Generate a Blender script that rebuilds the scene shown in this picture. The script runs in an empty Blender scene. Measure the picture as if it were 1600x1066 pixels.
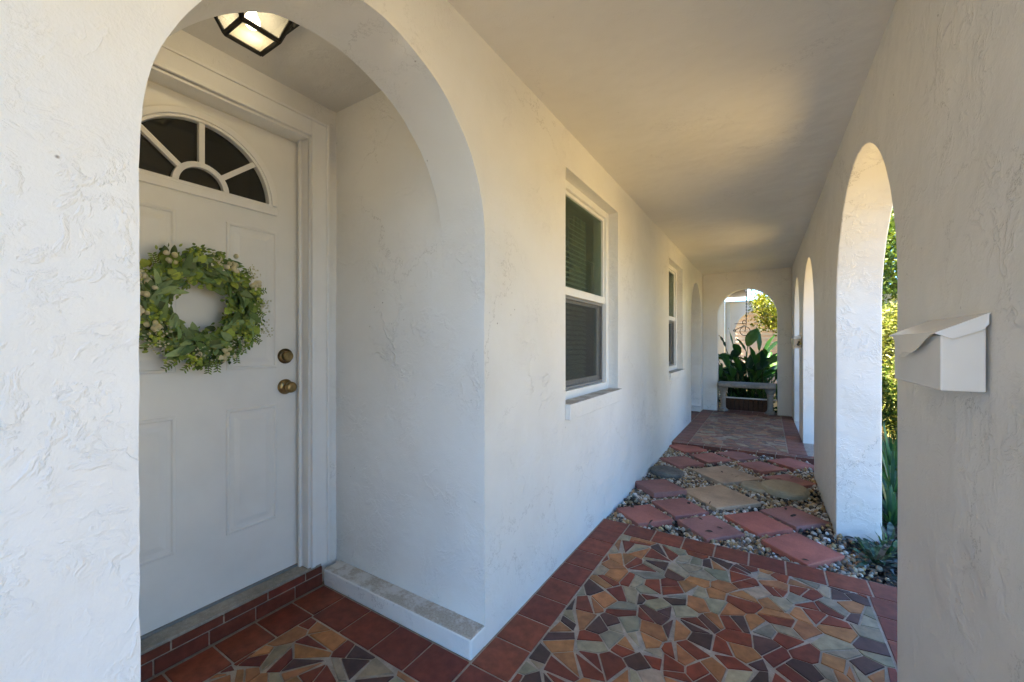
import bpy, bmesh, math, random
import numpy as np
from mathutils import Vector, Matrix, noise as mnoise
random.seed(7); RNG = np.random.default_rng(7)
S = bpy.context.scene
COL = S.collection
R = math.radians

# ------------------------------------------------------------------ camera, sky, sun, exposure
cam_d = bpy.data.cameras.new('camera')
cam = bpy.data.objects.new('camera', cam_d); COL.objects.link(cam)
cam.location = (0, 0, 1.2)
cam.rotation_euler = (R(90), 0, R(32.08))
cam_d.sensor_width = 36.0
cam_d.lens = 36.0 * 635.0 / 1600.0
cam_d.shift_y = 4.0 / 1600.0
cam_d.clip_start = 0.02; cam_d.clip_end = 2000
S.camera = cam

SUN = Vector((-0.25, -0.06, 0.95)).normalized()
sun_el = math.asin(SUN.z); sun_az = math.atan2(SUN.x, SUN.y)
W = bpy.data.worlds.new('World'); S.world = W; W.use_nodes = True
nt = W.node_tree; nt.nodes.clear()
wo = nt.nodes.new('ShaderNodeOutputWorld'); bg = nt.nodes.new('ShaderNodeBackground'); sk = nt.nodes.new('ShaderNodeTexSky')
sk.sky_type = 'NISHITA'; sk.sun_disc = False; sk.sun_elevation = sun_el; sk.sun_rotation = sun_az
sk.air_density = 1.0; sk.dust_density = 0.15; sk.ozone_density = 3.5
bg.inputs[1].default_value = 0.085
tint = nt.nodes.new('ShaderNodeMixRGB'); tint.blend_type = 'MULTIPLY'; tint.inputs[0].default_value = 1.0; tint.inputs[2].default_value = (0.70, 1.00, 1.24, 1)
nt.links.new(sk.outputs[0], tint.inputs[1]); nt.links.new(tint.outputs[0], bg.inputs[0]); nt.links.new(bg.outputs[0], wo.inputs[0])
sd = bpy.data.lights.new('sun', 'SUN'); so = bpy.data.objects.new('sun', sd); COL.objects.link(so)
sd.energy = 5.0; sd.angle = R(0.53); sd.color = (1.0, 0.905, 0.63)
so.rotation_euler = (-SUN).to_track_quat('-Z', 'Y').to_euler()

S.view_settings.view_transform = 'Standard'; S.view_settings.look = 'None'
S.view_settings.gamma = 1.0; S.view_settings.exposure = 3.04
S.cycles.use_adaptive_sampling = True; S.cycles.adaptive_threshold = 0.02
S.cycles.max_bounces = 9; S.cycles.diffuse_bounces = 6; S.cycles.glossy_bounces = 4
S.cycles.transparent_max_bounces = 16; S.cycles.use_denoising = True
S.cycles.sample_clamp_indirect = 8.0

# ------------------------------------------------------------------ materials
class NT:
    def __init__(s, name):
        s.m = bpy.data.materials.new(name); s.m.use_nodes = True
        s.t = s.m.node_tree; s.b = s.t.nodes['Principled BSDF']; s.out = s.t.nodes['Material Output']
        s.geo = s.t.nodes.new('ShaderNodeNewGeometry')
    def n(s, kind, **kw):
        x = s.t.nodes.new('ShaderNode' + kind)
        for k, v in kw.items():
            if k.startswith('i_'): x.inputs[k[2:].replace('_', ' ')].default_value = v
            else: setattr(x, k, v)
        return x
    def l(s, a, b): s.t.links.new(a, b)
    def noise(s, scale, detail=4, rough=0.55, vec=None, dist=0.0):
        x = s.n('TexNoise'); x.inputs['Scale'].default_value = scale; x.inputs['Detail'].default_value = detail
        x.inputs['Roughness'].default_value = rough; x.inputs['Distortion'].default_value = dist
        s.l(vec if vec is not None else s.geo.outputs['Position'], x.inputs['Vector']); return x.outputs['Fac']
    def ramp(s, fac, pts, interp='LINEAR'):
        r = s.n('ValToRGB'); r.color_ramp.interpolation = interp
        e = r.color_ramp.elements
        while len(e) < len(pts): e.new(0.5)
        for q, (p, c) in zip(e, pts):
            q.position = p; q.color = c if len(c) == 4 else (*c, 1)
        s.l(fac, r.inputs[0]); return r.outputs[0]
    def math(s, op, a, b=0.0, c=0.0):
        x = s.n('Math', operation=op)
        for i, v in enumerate((a, b, c)):
            if isinstance(v, (int, float)): x.inputs[i].default_value = v
            else: s.l(v, x.inputs[i])
        return x.outputs[0]
    def mix(s, fac, a, b, blend='MIX'):
        x = s.n('MixRGB', blend_type=blend)
        for i, v in enumerate((fac, a, b)):
            if isinstance(v, (int, float)): x.inputs[i].default_value = v
            elif isinstance(v, tuple): x.inputs[i].default_value = (*v, 1) if len(v) == 3 else v
            else: s.l(v, x.inputs[i])
        return x.outputs[0]
    def bump(s, h, strength=0.5, dist=0.01, prev=None):
        x = s.n('Bump'); x.inputs['Strength'].default_value = strength; x.inputs['Distance'].default_value = dist
        s.l(h, x.inputs['Height'])
        if prev is not None: s.l(prev, x.inputs['Normal'])
        return x.outputs[0]
    def set(s, col=None, rough=None, normal=None, metal=None, spec=None):
        for key, v in (('Base Color', col), ('Roughness', rough), ('Normal', normal), ('Metallic', metal), ('Specular IOR Level', spec)):
            if v is None: continue
            if isinstance(v, (int, float)): s.b.inputs[key].default_value = v
            elif isinstance(v, tuple): s.b.inputs[key].default_value = (*v, 1)
            else: s.l(v, s.b.inputs[key])
        return s.m

def m_stucco(name, base=(0.80, 0.79, 0.765), ridge=1.0, fine=1.0, rough=0.42, stains=1.0):
    k = NT(name)
    P = k.geo.outputs['Position']
    # trowel ridges: thin crests of a warped ridged noise, in patches
    w = k.n('TexNoise'); w.inputs['Scale'].default_value = 5.0; w.inputs['Detail'].default_value = 3
    k.l(P, w.inputs['Vector'])
    off = k.n('VectorMath', operation='MULTIPLY_ADD'); k.l(w.outputs['Color'], off.inputs[0]); off.inputs[1].default_value = (0.22, 0.22, 0.22); k.l(P, off.inputs[2])
    wp = off.outputs[0]
    r1 = k.noise(4.6, 5, 0.60, wp)
    rid = k.math('ABSOLUTE', k.math('SUBTRACT', r1, 0.5))
    crest = k.ramp(rid, [(0.0, (1, 1, 1)), (0.012, (0.45,) * 3), (0.05, (0, 0, 0))])
    patch = k.ramp(k.noise(2.3, 3, 0.5), [(0.48, (0.04,) * 3), (0.68, (1, 1, 1))])
    crest = k.math('MULTIPLY', crest, patch)
    skip = k.noise(24, 5, 0.62, wp)                                   # skip-trowel crumbs
    skip = k.math('MULTIPLY', k.ramp(skip, [(0.5, (0,) * 3), (0.6, (1,) * 3)]), k.ramp(k.noise(3.4, 2), [(0.46, (0.12,) * 3), (0.60, (1,) * 3)]))
    orange = k.noise(150, 3, 0.6)
    broad = k.noise(3.0, 3, 0.5)
    n1 = k.bump(broad, 0.7, 0.03)
    n2 = k.bump(crest, 0.90 * ridge, 0.0046, n1)
    n3 = k.bump(skip, 0.55 * ridge, 0.0028, n2)
    n4 = k.bump(orange, 0.55 * fine, 0.0016, n3)
    # hairline cracks and specks of dirt
    vo = k.n('TexVoronoi', feature='DISTANCE_TO_EDGE'); vo.inputs['Scale'].default_value = 1.7
    w2 = k.n('TexNoise'); w2.inputs['Scale'].default_value = 4.0; w2.inputs['Detail'].default_value = 6; w2.inputs['Roughness'].default_value = 0.7
    k.l(P, w2.inputs['Vector'])
    off2 = k.n('VectorMath', operation='MULTIPLY_ADD'); k.l(w2.outputs['Color'], off2.inputs[0]); off2.inputs[1].default_value = (0.5, 0.5, 0.5); k.l(P, off2.inputs[2])
    k.l(off2.outputs[0], vo.inputs['Vector'])
    crack = k.ramp(vo.outputs['Distance'], [(0.0, (1,) * 3), (0.006, (0,) * 3)])
    cmask = k.ramp(k.noise(1.6, 2), [(0.48, (0,) * 3), (0.6, (1,) * 3)])
    crack = k.math('MULTIPLY', crack, cmask)
    sp = k.n('TexVoronoi'); sp.inputs['Scale'].default_value = 26; k.l(P, sp.inputs['Vector'])
    spk = k.math('MULTIPLY', k.ramp(sp.outputs['Distance'], [(0.06, (1,) * 3), (0.11, (0,) * 3)]),
                 k.ramp(k.noise(5, 3), [(0.60, (0,) * 3), (0.68, (1,) * 3)]))
    blot = k.ramp(k.noise(1.1, 5, 0.65), [(0.35, (1,) * 3), (0.75, (0.90, 0.885, 0.86))])
    c = k.mix(1.0, base, blot, 'MULTIPLY')
    c = k.mix(k.math('MULTIPLY', crack, 0.45 * stains), c, (0.22, 0.20, 0.17))
    c = k.mix(k.math('MULTIPLY', spk, 0.75 * stains), c, (0.13, 0.10, 0.07))
    n5 = k.bump(k.math('SUBTRACT', 1.0, crack), 0.35 * ridge, 0.002, n4)
    rg = k.ramp(k.noise(2.0, 4), [(0.3, (rough - 0.06,) * 3), (0.7, (rough + 0.14,) * 3)])
    return k.set(c, rg, n5, spec=0.45)

def m_paint(name, base, rough=0.4, bump=0.1, scale=60, var=0.06):
    k = NT(name)
    v = k.ramp(k.noise(7, 4), [(0.3, (1 - var,) * 3), (0.7, (1,) * 3)])
    return k.set(k.mix(1.0, base, v, 'MULTIPLY'), rough, k.bump(k.noise(scale, 3), bump, 0.001))

def m_attr(name, rough=0.5, trans=0.0, bump=0.0, scale=40, var=0.25, vscale=25, spec=0.4, coat=0.0):
    k = NT(name)
    a = k.n('VertexColor'); a.layer_name = 'Col'
    v = k.ramp(k.noise(vscale, 4, 0.6), [(0.3, (1 - var,) * 3), (0.7, (1 + var * 0.3,) * 3)])
    c = k.mix(1.0, a.outputs[0], v, 'MULTIPLY')
    nrm = k.bump(k.noise(scale, 4), bump, 0.002) if bump else None
    k.set(c, rough, nrm, spec=spec)
    if coat: k.b.inputs['Coat Weight'].default_value = coat; k.b.inputs['Coat Roughness'].default_value = 0.25
    if trans:
        tr = k.n('BsdfTranslucent'); k.l(k.mix(1.0, c, (1.0, 1.0, 0.45), 'MULTIPLY'), tr.inputs[0])
        mx = k.n('MixShader'); mx.inputs[0].default_value = trans
        k.l(k.b.outputs[0], mx.inputs[1]); k.l(tr.outputs[0], mx.inputs[2]); k.l(mx.outputs[0], k.out.inputs[0])
    return k.m

def m_concrete(name, base, rough=0.85, var=0.25, scale=30, obj_var=0.0, bump=0.5):
    k = NT(name)
    v = k.ramp(k.noise(scale, 6, 0.7), [(0.3, (1 - var,) * 3), (0.7, (1,) * 3)])
    v2 = k.ramp(k.noise(4, 4, 0.6), [(0.3, (0.66,) * 3), (0.65, (1.06,) * 3)])
    sp = k.n('TexVoronoi'); sp.inputs['Scale'].default_value = 140; k.l(k.geo.outputs['Position'], sp.inputs['Vector'])
    c = k.mix(1.0, k.mix(1.0, base, v, 'MULTIPLY'), v2, 'MULTIPLY')
    c = k.mix(k.math('MULTIPLY', k.ramp(sp.outputs['Distance'], [(0.1, (1,) * 3), (0.2, (0,) * 3)]), 0.35), c, tuple(min(1, x * 1.9 + 0.05) for x in base))
    if obj_var:
        oi = k.n('ObjectInfo'); hs = k.n('HueSaturation')
        k.l(k.math('MULTIPLY_ADD', oi.outputs['Random'], obj_var, 1 - obj_var / 2), hs.inputs['Value'])
        k.l(k.math('MULTIPLY_ADD', oi.outputs['Random'], 0.3, 0.82), hs.inputs['Saturation'])
        k.l(c, hs.inputs['Color']); c = hs.outputs[0]
    return k.set(c, rough, k.bump(k.noise(120, 5, 0.7), bump, 0.002))

def m_metal(name, base, rough=0.35, metal=1.0):
    k = NT(name)
    v = k.ramp(k.noise(40, 4), [(0.3, (0.6,) * 3), (0.7, (1.05,) * 3)])
    return k.set(k.mix(1.0, base, v, 'MULTIPLY'), rough, k.bump(k.noise(90, 3), 0.1, 0.001), metal)

def m_glass(name, tint, keep, rough=0.03, body=(0.02, 0.025, 0.02)):
    # window pane: reflects like glass, lets `keep` of the room behind show through, the rest is a flat body colour
    k = NT(name)
    k.set(body, rough, k.bump(k.noise(2.5, 2), 0.08, 0.004), spec=0.6)
    tr = k.n('BsdfTransparent'); tr.inputs[0].default_value = (*tint, 1)
    mx = k.n('MixShader'); mx.inputs[0].default_value = keep
    k.l(k.b.outputs[0], mx.inputs[1]); k.l(tr.outputs[0], mx.inputs[2]); k.l(mx.outputs[0], k.out.inputs[0])
    return k.m

def m_screen(name):
    k = NT(name)
    k.set((0.035, 0.036, 0.038), 0.6)
    tr = k.n('BsdfTransparent')
    f = k.ramp(k.noise(60, 2), [(0.3, (0.36,) * 3), (0.7, (0.46,) * 3)])
    mx = k.n('MixShader'); k.l(f, mx.inputs[0]); k.l(k.b.outputs[0], mx.inputs[1]); k.l(tr.outputs[0], mx.inputs[2]); k.l(mx.outputs[0], k.out.inputs[0])
    return k.m

M = {}
M['stucco'] = m_stucco('white_stucco_paint')
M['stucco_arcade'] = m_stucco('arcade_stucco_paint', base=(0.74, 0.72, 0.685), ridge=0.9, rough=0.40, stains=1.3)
M['ceil'] = m_stucco('ceiling_paint', base=(0.76, 0.74, 0.70), ridge=0.22, fine=0.9, rough=0.40, stains=0.55)
M['stucco_far'] = m_stucco('cream_stucco', base=(0.84, 0.78, 0.69), ridge=0.5)
M['door'] = m_paint('door_paint', (0.78, 0.77, 0.74), 0.36, 0.08, 45)
M['trim'] = m_paint('trim_paint', (0.80, 0.79, 0.77), 0.32, 0.08, 45)
M['vinyl'] = m_paint('white_vinyl', (0.80, 0.80, 0.78), 0.28, 0.03)
M['tile'] = m_attr('quarry_tile', 0.48, bump=0.35, scale=48, var=0.38, vscale=22, spec=0.22)
M['grout'] = m_concrete('tile_grout', (0.48, 0.40, 0.315), 0.9, 0.4)
M['slab'] = m_concrete('concrete_edge', (0.17, 0.13, 0.11), 0.9)
M['paver_red'] = m_concrete('red_paver', (0.42, 0.145, 0.105), 0.85, 0.2, 60, obj_var=0.35)
M['paver_tan'] = m_concrete('tan_paver', (0.52, 0.35, 0.21), 0.85, 0.2, 60, obj_var=0.15)
M['stone_tan'] = m_concrete('tan_stone', (0.38, 0.31, 0.20), 0.8, 0.25, 30)
M['stone_grey'] = m_concrete('grey_stone', (0.20, 0.185, 0.16), 0.8, 0.55, 22)
M['sill'] = m_concrete('cement_sill', (0.42, 0.375, 0.31), 0.8, 0.35, 45)
M['pebble'] = m_attr('pebble_stone', 0.5, bump=0.15, var=0.25, vscale=90)
M['mulch'] = m_attr('mulch_bark', 0.85, bump=0.3, var=0.4, vscale=70)
M['soil'] = m_concrete('dark_soil', (0.035, 0.026, 0.020), 0.95, 0.5, 40)
M['leaf'] = m_attr('leaf', 0.42, trans=0.30, var=0.25, vscale=30)
M['leaf_thick'] = m_attr('thick_leaf', 0.34, trans=0.16, var=0.22, vscale=14)
M['wleaf'] = m_attr('wreath_leaf', 0.55, trans=0.12, var=0.2, vscale=120)
M['berry'] = m_attr('berry_skin', 0.4, var=0.15, vscale=150)
M['bark'] = m_concrete('bark', (0.11, 0.08, 0.055), 0.9, 0.5, 25)
M['black'] = m_metal('black_iron', (0.018, 0.017, 0.016), 0.45, 0.3)
M['brass'] = m_metal('aged_brass', (0.36, 0.25, 0.11), 0.30, 1.0)
M['dark_brass'] = m_metal('dark_brass', (0.16, 0.11, 0.055), 0.35, 1.0)
M['white_metal'] = m_paint('white_painted_metal', (0.74, 0.72, 0.685), 0.24, 0.10, 30, 0.08)
M['grey_metal'] = m_paint('grey_screen_frame', (0.20, 0.205, 0.21), 0.4, 0.03)
M['glass_dark'] = m_glass('dark_door_glass', (0.25, 0.24, 0.2), 0.2, 0.06, (0.028, 0.027, 0.022))
M['glass'] = m_glass('window_glass', (0.80, 0.87, 0.79), 0.74, 0.02, (0.10, 0.13, 0.10))  # green in tint and body stands in for reflected trees
M['screen'] = m_screen('insect_screen_mesh')
M['blind'] = m_paint('blind_slat', (0.70, 0.72, 0.66), 0.5)
M['reflection_panel'] = m_paint('green_grey_reflection', (0.27, 0.30, 0.24), 0.8)
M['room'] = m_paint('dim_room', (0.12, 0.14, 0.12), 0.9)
M['cement'] = m_concrete('cast_cement', (0.34, 0.31, 0.27), 0.85, 0.3, 30)
def _worn():
    k = NT('worn_paint_on_cement')
    m_ = k.ramp(k.math('ADD', k.math('MULTIPLY', k.noise(9, 6, 0.68), 0.75), k.math('MULTIPLY', k.noise(70, 4, 0.7), 0.25)), [(0.47, (0,) * 3), (0.55, (1,) * 3)])
    cem = k.ramp(k.noise(120, 5, 0.7), [(0.3, (0.34, 0.30, 0.245)), (0.7, (0.55, 0.50, 0.42))])
    return k.set(k.mix(m_, cem, (0.62, 0.60, 0.56)), 0.8, k.bump(k.noise(140, 5, 0.7), 0.8, 0.003, k.bump(m_, 0.6, 0.003)))
M['worn'] = _worn()
M['brick'] = m_concrete('brown_brick', (0.14, 0.065, 0.04), 0.85, 0.35, 35)
M['roof'] = m_concrete('roof_shingle', (0.22, 0.20, 0.18), 0.9, 0.4, 20)
M['siding'] = m_paint('pink_siding', (0.62, 0.52, 0.45), 0.6)
M['blue'] = m_paint('blue_glaze', (0.03, 0.09, 0.20), 0.25)
def _ground():
    k = NT('lawn_ground')
    a = k.ramp(k.noise(0.9, 5, 0.6), [(0.35, (0.46, 0.32, 0.12)), (0.6, (0.58, 0.41, 0.18))])
    b = k.ramp(k.noise(38, 5, 0.7), [(0.3, (0.62,) * 3), (0.7, (1.1,) * 3)])
    return k.set(k.mix(1.0, a, b, 'MULTIPLY'), 0.95, k.bump(k.noise(60, 5, 0.7), 0.8, 0.02))
M['ground'] = _ground()
def _flat(name, c, rough=0.6): return m_paint(name, c, rough, 0.02)

# ------------------------------------------------------------------ mesh helpers
class MB:
    """collects verts / faces (with a material slot and a colour per face) and links them as ONE mesh object"""
    def __init__(s): s.v = []; s.f = []; s.mi = []; s.c = []
    def add(s, vs, fs, mi=0, col=(1, 1, 1)):
        o = len(s.v); s.v += [tuple(p) for p in vs]
        for f in fs: s.f.append(tuple(i + o for i in f)); s.mi.append(mi); s.c.append(col)
    def box(s, a, b, mi=0, col=(1, 1, 1), mat=None):
        (x0, y0, z0), (x1, y1, z1) = a, b
        vs = [Vector(p) for p in ((x0, y0, z0), (x1, y0, z0), (x1, y1, z0), (x0, y1, z0), (x0, y0, z1), (x1, y0, z1), (x1, y1, z1), (x0, y1, z1))]
        if mat is not None: vs = [mat @ p for p in vs]
        s.add(vs, [(0, 3, 2, 1), (4, 5, 6, 7), (0, 1, 5, 4), (1, 2, 6, 5), (2, 3, 7, 6), (3, 0, 4, 7)], mi, col)
    def tube(s, pts, rad, n=8, mi=0, col=(1, 1, 1), cap=True):
        pts = [Vector(p) for p in pts]; m = len(pts)
        rads = rad if isinstance(rad, (list, tuple)) else [rad] * m
        up = Vector((0, 0, 1)); vs = []; prev = None
        for i, p in enumerate(pts):
            t = (pts[min(i + 1, m - 1)] - pts[max(i - 1, 0)])
            t = t.normalized() if t.length > 1e-9 else Vector((0, 0, 1))
            if prev is None:
                a = t.cross(up);
                if a.length < 1e-3: a = t.cross(Vector((1, 0, 0)))
            else: a = prev - t * prev.dot(t)
            a.normalize(); prev = a; b = t.cross(a)
            for j in range(n):
                th = 2 * math.pi * j / n
                vs.append(p + (a * math.cos(th) + b * math.sin(th)) * rads[i])
        fs = [(i * n + j, i * n + (j + 1) % n, (i + 1) * n + (j + 1) % n, (i + 1) * n + j) for i in range(m - 1) for j in range(n)]
        if cap: fs += [tuple(range(n - 1, -1, -1)), tuple((m - 1) * n + j for j in range(n))]
        s.add(vs, fs, mi, col)
    def lathe(s, prof, origin, axis='Z', n=24, mi=0, col=(1, 1, 1)):
        """prof: (radius, height) along axis"""
        vs = []; o = Vector(origin)
        for r, h in prof:
            for j in range(n):
                th = 2 * math.pi * j / n; c, q = r * math.cos(th), r * math.sin(th)
                vs.append(o + (Vector((c, q, h)) if axis == 'Z' else Vector((h, c, q))))
        m = len(prof)
        fs = [(i * n + j, i * n + (j + 1) % n, (i + 1) * n + (j + 1) % n, (i + 1) * n + j) for i in range(m - 1) for j in range(n)]
        fs += [tuple(range(n - 1, -1, -1)), tuple((m - 1) * n + j for j in range(n))]
        s.add(vs, fs, mi, col)
    def prism(s, poly, d, mi=0, col=(1, 1, 1)):
        """poly: 3-D outline, d: extrusion vector"""
        n = len(poly); d = Vector(d); p = [Vector(q) for q in poly]
        s.add(p + [q + d for q in p], [tuple(range(n - 1, -1, -1)), tuple(range(n, 2 * n))] + [(i, (i + 1) % n, n + (i + 1) % n, n + i) for i in range(n)], mi, col)
    def build(s, name, mats, parent=None, smooth=False, bevel=0.0, seg=2, angle=35, fix=True):
        me = bpy.data.meshes.new(name); me.from_pydata(s.v, [], s.f); me.update()
        mats = mats if isinstance(mats, (list, tuple)) else [mats]
        for q in mats: me.materials.append(q)
        me.polygons.foreach_set('material_index', s.mi)
        ca = me.color_attributes.new('Col', 'FLOAT_COLOR', 'CORNER')
        arr = np.empty((len(me.loops), 4), np.float32)
        k = 0
        for f, c in zip(s.f, s.c):
            arr[k:k + len(f), :3] = c; k += len(f)
        arr[:, 3] = 1; ca.data.foreach_set('color', arr.ravel())
        if fix:
            bm = bmesh.new(); bm.from_mesh(me); bmesh.ops.recalc_face_normals(bm, faces=bm.faces)
            if bevel:
                bmesh.ops.remove_doubles(bm, verts=bm.verts, dist=1e-5)
                es = [e for e in bm.edges if len(e.link_faces) == 2 and e.calc_face_angle(0) > R(angle)]
                bmesh.ops.bevel(bm, geom=es, offset=bevel, segments=seg, affect='EDGES', profile=0.5, clamp_overlap=True)
            bm.to_mesh(me); bm.free()
        if smooth: me.polygons.foreach_set('use_smooth', [True] * len(me.polygons))
        o = bpy.data.objects.new(name, me); COL.objects.link(o)
        if parent is not None: o.parent = parent
        return o

def tag(o, label=None, cat=None, group=None, kind=None):
    for k, v in (('label', label), ('category', cat), ('group', group), ('kind', kind)):
        if v: o[k] = v
    return o
def thing(name, label, cat, loc=(0, 0, 0), rz=0.0, group=None):
    o = bpy.data.objects.new(name, None); COL.objects.link(o); o.empty_display_size = 0.1
    o.location = loc; o.rotation_euler = (0, 0, rz)
    return tag(o, label, cat, group)
def copy_tree(o, parent=None):
    c = o.copy(); COL.objects.link(c)
    if parent is not None: c.parent = parent
    for ch in list(o.children): copy_tree(ch, c)
    return c
def np_mesh(name, verts, quads, cols, mat, parent=None, smooth=True):
    """fast mesh from numpy: verts (n,3), faces (m,k), per-vertex colours (n,3)"""
    me = bpy.data.meshes.new(name); n = len(verts); m, k = quads.shape
    me.vertices.add(n); me.vertices.foreach_set('co', verts.astype(np.float32).ravel())
    me.loops.add(m * k); me.loops.foreach_set('vertex_index', quads.astype(np.int32).ravel())
    me.polygons.add(m); me.polygons.foreach_set('loop_start', np.arange(0, m * k, k, dtype=np.int32))
    me.update(calc_edges=True); me.validate()
    ca = me.color_attributes.new('Col', 'FLOAT_COLOR', 'POINT')
    c4 = np.ones((n, 4), np.float32); c4[:, :3] = cols; ca.data.foreach_set('color', c4.ravel())
    me.materials.append(mat)
    if smooth: me.polygons.foreach_set('use_smooth', [True] * m)
    o = bpy.data.objects.new(name, me); COL.objects.link(o)
    if parent is not None: o.parent = parent
    return o

LEAF_U = np.array([[0, 0], [0.12, 0.28], [0.32, 0.48], [0.58, 0.47], [0.83, 0.27], [1, 0], [0.83, -0.27], [0.58, -0.47], [0.32, -0.48], [0.12, -0.28], [0.32, 0], [0.58, 0], [0.83, 0]])
LEAF_T = np.array([[0, 2, 1], [0, 10, 2], [10, 3, 2], [10, 11, 3], [11, 4, 3], [11, 12, 4], [12, 5, 4], [0, 9, 8], [0, 8, 10], [10, 8, 7], [10, 7, 11], [11, 7, 6], [11, 6, 12], [12, 6, 5]])
def leaf_cloud(name, pos, dirs, nrm, length, width, cols, mat, parent=None, fold=0.25, curl=0.15):
    """many small leaves: base pos, growing direction, blade normal"""
    n = len(pos)
    d = dirs / np.linalg.norm(dirs, axis=1, keepdims=True)
    s = np.cross(nrm, d); s /= np.linalg.norm(s, axis=1, keepdims=True) + 1e-9
    u = np.cross(d, s)
    L = np.broadcast_to(length, (n,))[:, None, None]; Wd = np.broadcast_to(width, (n,))[:, None, None]
    t = LEAF_U[None, :, 0:1]; q = LEAF_U[None, :, 1:2]
    v = pos[:, None, :] + d[:, None, :] * t * L + s[:, None, :] * q * Wd + u[:, None, :] * (np.abs(q) * Wd * fold - t * t * L * curl)
    f = (LEAF_T[None] + (np.arange(n) * len(LEAF_U))[:, None, None]).reshape(-1, 3)
    return np_mesh(name, v.reshape(-1, 3), f, np.repeat(cols, len(LEAF_U), axis=0), mat, parent)

def solid(name, a, b, mat):
    m = MB(); m.box(a, b); return m.build(name, mat)
def carve(o, cutters, bevel=0.0, seg=3, disp=0.0):
    """boolean the cutters out of o, round the arrises, keep the result as plain mesh data"""
    for c in cutters:
        md = o.modifiers.new('cut', 'BOOLEAN'); md.object = c; md.operation = 'DIFFERENCE'; md.solver = 'EXACT'
    if bevel:
        md = o.modifiers.new('round', 'BEVEL'); md.width = bevel; md.segments = seg; md.limit_method = 'ANGLE'; md.angle_limit = R(50)
        md.use_clamp_overlap = True; md.harden_normals = False
    bpy.context.view_layer.update()
    dg = bpy.context.evaluated_depsgraph_get()
    me = bpy.data.meshes.new_from_object(o.evaluated_get(dg))
    me.polygons.foreach_set('use_smooth', [p.area < 0.03 for p in me.polygons]); me.set_sharp_from_angle(angle=R(20))
    old = o.data; o.modifiers.clear(); o.data = me; me.name = o.name
    for c in cutters:
        d = c.data; bpy.data.objects.remove(c); bpy.data.meshes.remove(d)
    bpy.data.meshes.remove(old)
    return o
def arch_outline(h0, h1, z0, spring, rise, jit=0.003, seed=1, step=0.03, n=72, lean=0.0):
    """(h, z) outline of an arched opening, slightly hand-made"""
    c, r = (h0 + h1) / 2, (h1 - h0) / 2
    pts = []
    k = max(2, int((spring - z0) / step))
    for i in range(k): pts.append((h1, z0 + (spring - z0) * i / k))
    for i in range(n + 1):
        a = math.pi * i / n; pts.append((c + r * math.cos(a), spring + rise * math.sin(a)))
    for i in range(k - 1, -1, -1): pts.append((h0, z0 + (spring - z0) * i / k))
    if lean:                                    # the hand-built arch sags towards its first jamb
        pts = [(h, z - lean * max(0.0, (h0 + 0.34 - h) / 0.34) if z >= spring else z) for h, z in pts if not (h == h0 and spring - lean - 0.01 < z < spring)]
    out = []
    for (h, z) in pts:
        q = mnoise.noise(Vector((h * 9 + seed * 7.1, z * 9, seed))) * jit + mnoise.noise(Vector((h * 2.2 + seed, z * 2.2, seed * 3))) * jit * 1.5
        q += mnoise.noise(Vector((h * 31 + seed, z * 31, 5.0))) * 0.0014
        out.append((h + q, z + (q if z > spring else 0)))
    return out
def arch_cut_x(h0, h1, z0, spring, rise, x0, x1, **kw):     # cuts a wall that runs along y
    m = MB(); m.prism([(x0, h, z) for h, z in arch_outline(h0, h1, z0, spring, rise, **kw)], (x1 - x0, 0, 0)); return m.build('cutter', M['stucco'])
def arch_cut_y(h0, h1, z0, spring, rise, y0, y1, **kw):     # cuts a wall that runs along x
    m = MB(); m.prism([(h, y0, z) for h, z in arch_outline(h0, h1, z0, spring, rise, **kw)], (0, y1 - y0, 0)); return m.build('cutter', M['stucco'])

# ------------------------------------------------------------------ ground
XL = -0.947                      # corridor face of the house wall
GZ = -0.075
g = MB(); g.add([(-150, -150, GZ - 0.06), (150, -150, GZ - 0.06), (150, 150, GZ - 0.06), (-150, 150, GZ - 0.06)], [(0, 1, 2, 3)])
tag(g.build('ground', M['ground']), kind='structure')
g = MB(); g.box((-0.96, 2.5, GZ - 0.03), (0.60, 3.9, GZ + 0.030)); g.box((0.60, -1.5, GZ - 0.03), (1.80, 5.75, GZ + 0.0295))
g.add([(-0.96, 3.9, GZ + 0.030), (0.60, 3.9, GZ + 0.030), (0.60, 5.0, GZ + 0.058), (-0.96, 5.0, GZ + 0.058), (-0.96, 5.3, GZ + .058), (0.60, 5.3, GZ + .058)], [(0, 1, 2, 3), (3, 2, 5, 4)])

tag(g.build('garden_soil', M['soil']), kind='structure')

def spring_h(h0, h1, spring, rise, seed):
    o = arch_outline(h0, h1, -0.2, spring, rise, seed=seed); q = [h for h, z in o if abs(z - spring) < 0.02]
    return min(q), max(q)
g = MB(); g.box((2.30, -16.0, GZ - 0.2), (12.0, 0.5, GZ + 0.015)); g.box((-0.9, -16.0, GZ - 0.2), (2.30, -1.5, GZ + 0.0145))  # unseen dark ground sheet added to cut warm bounce onto the left jamb
tag(g.build('bounce_blocker', m_concrete('blocker_dark', (0.05, 0.05, 0.052), 0.9, 0.3, 50)), kind='structure')
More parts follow.
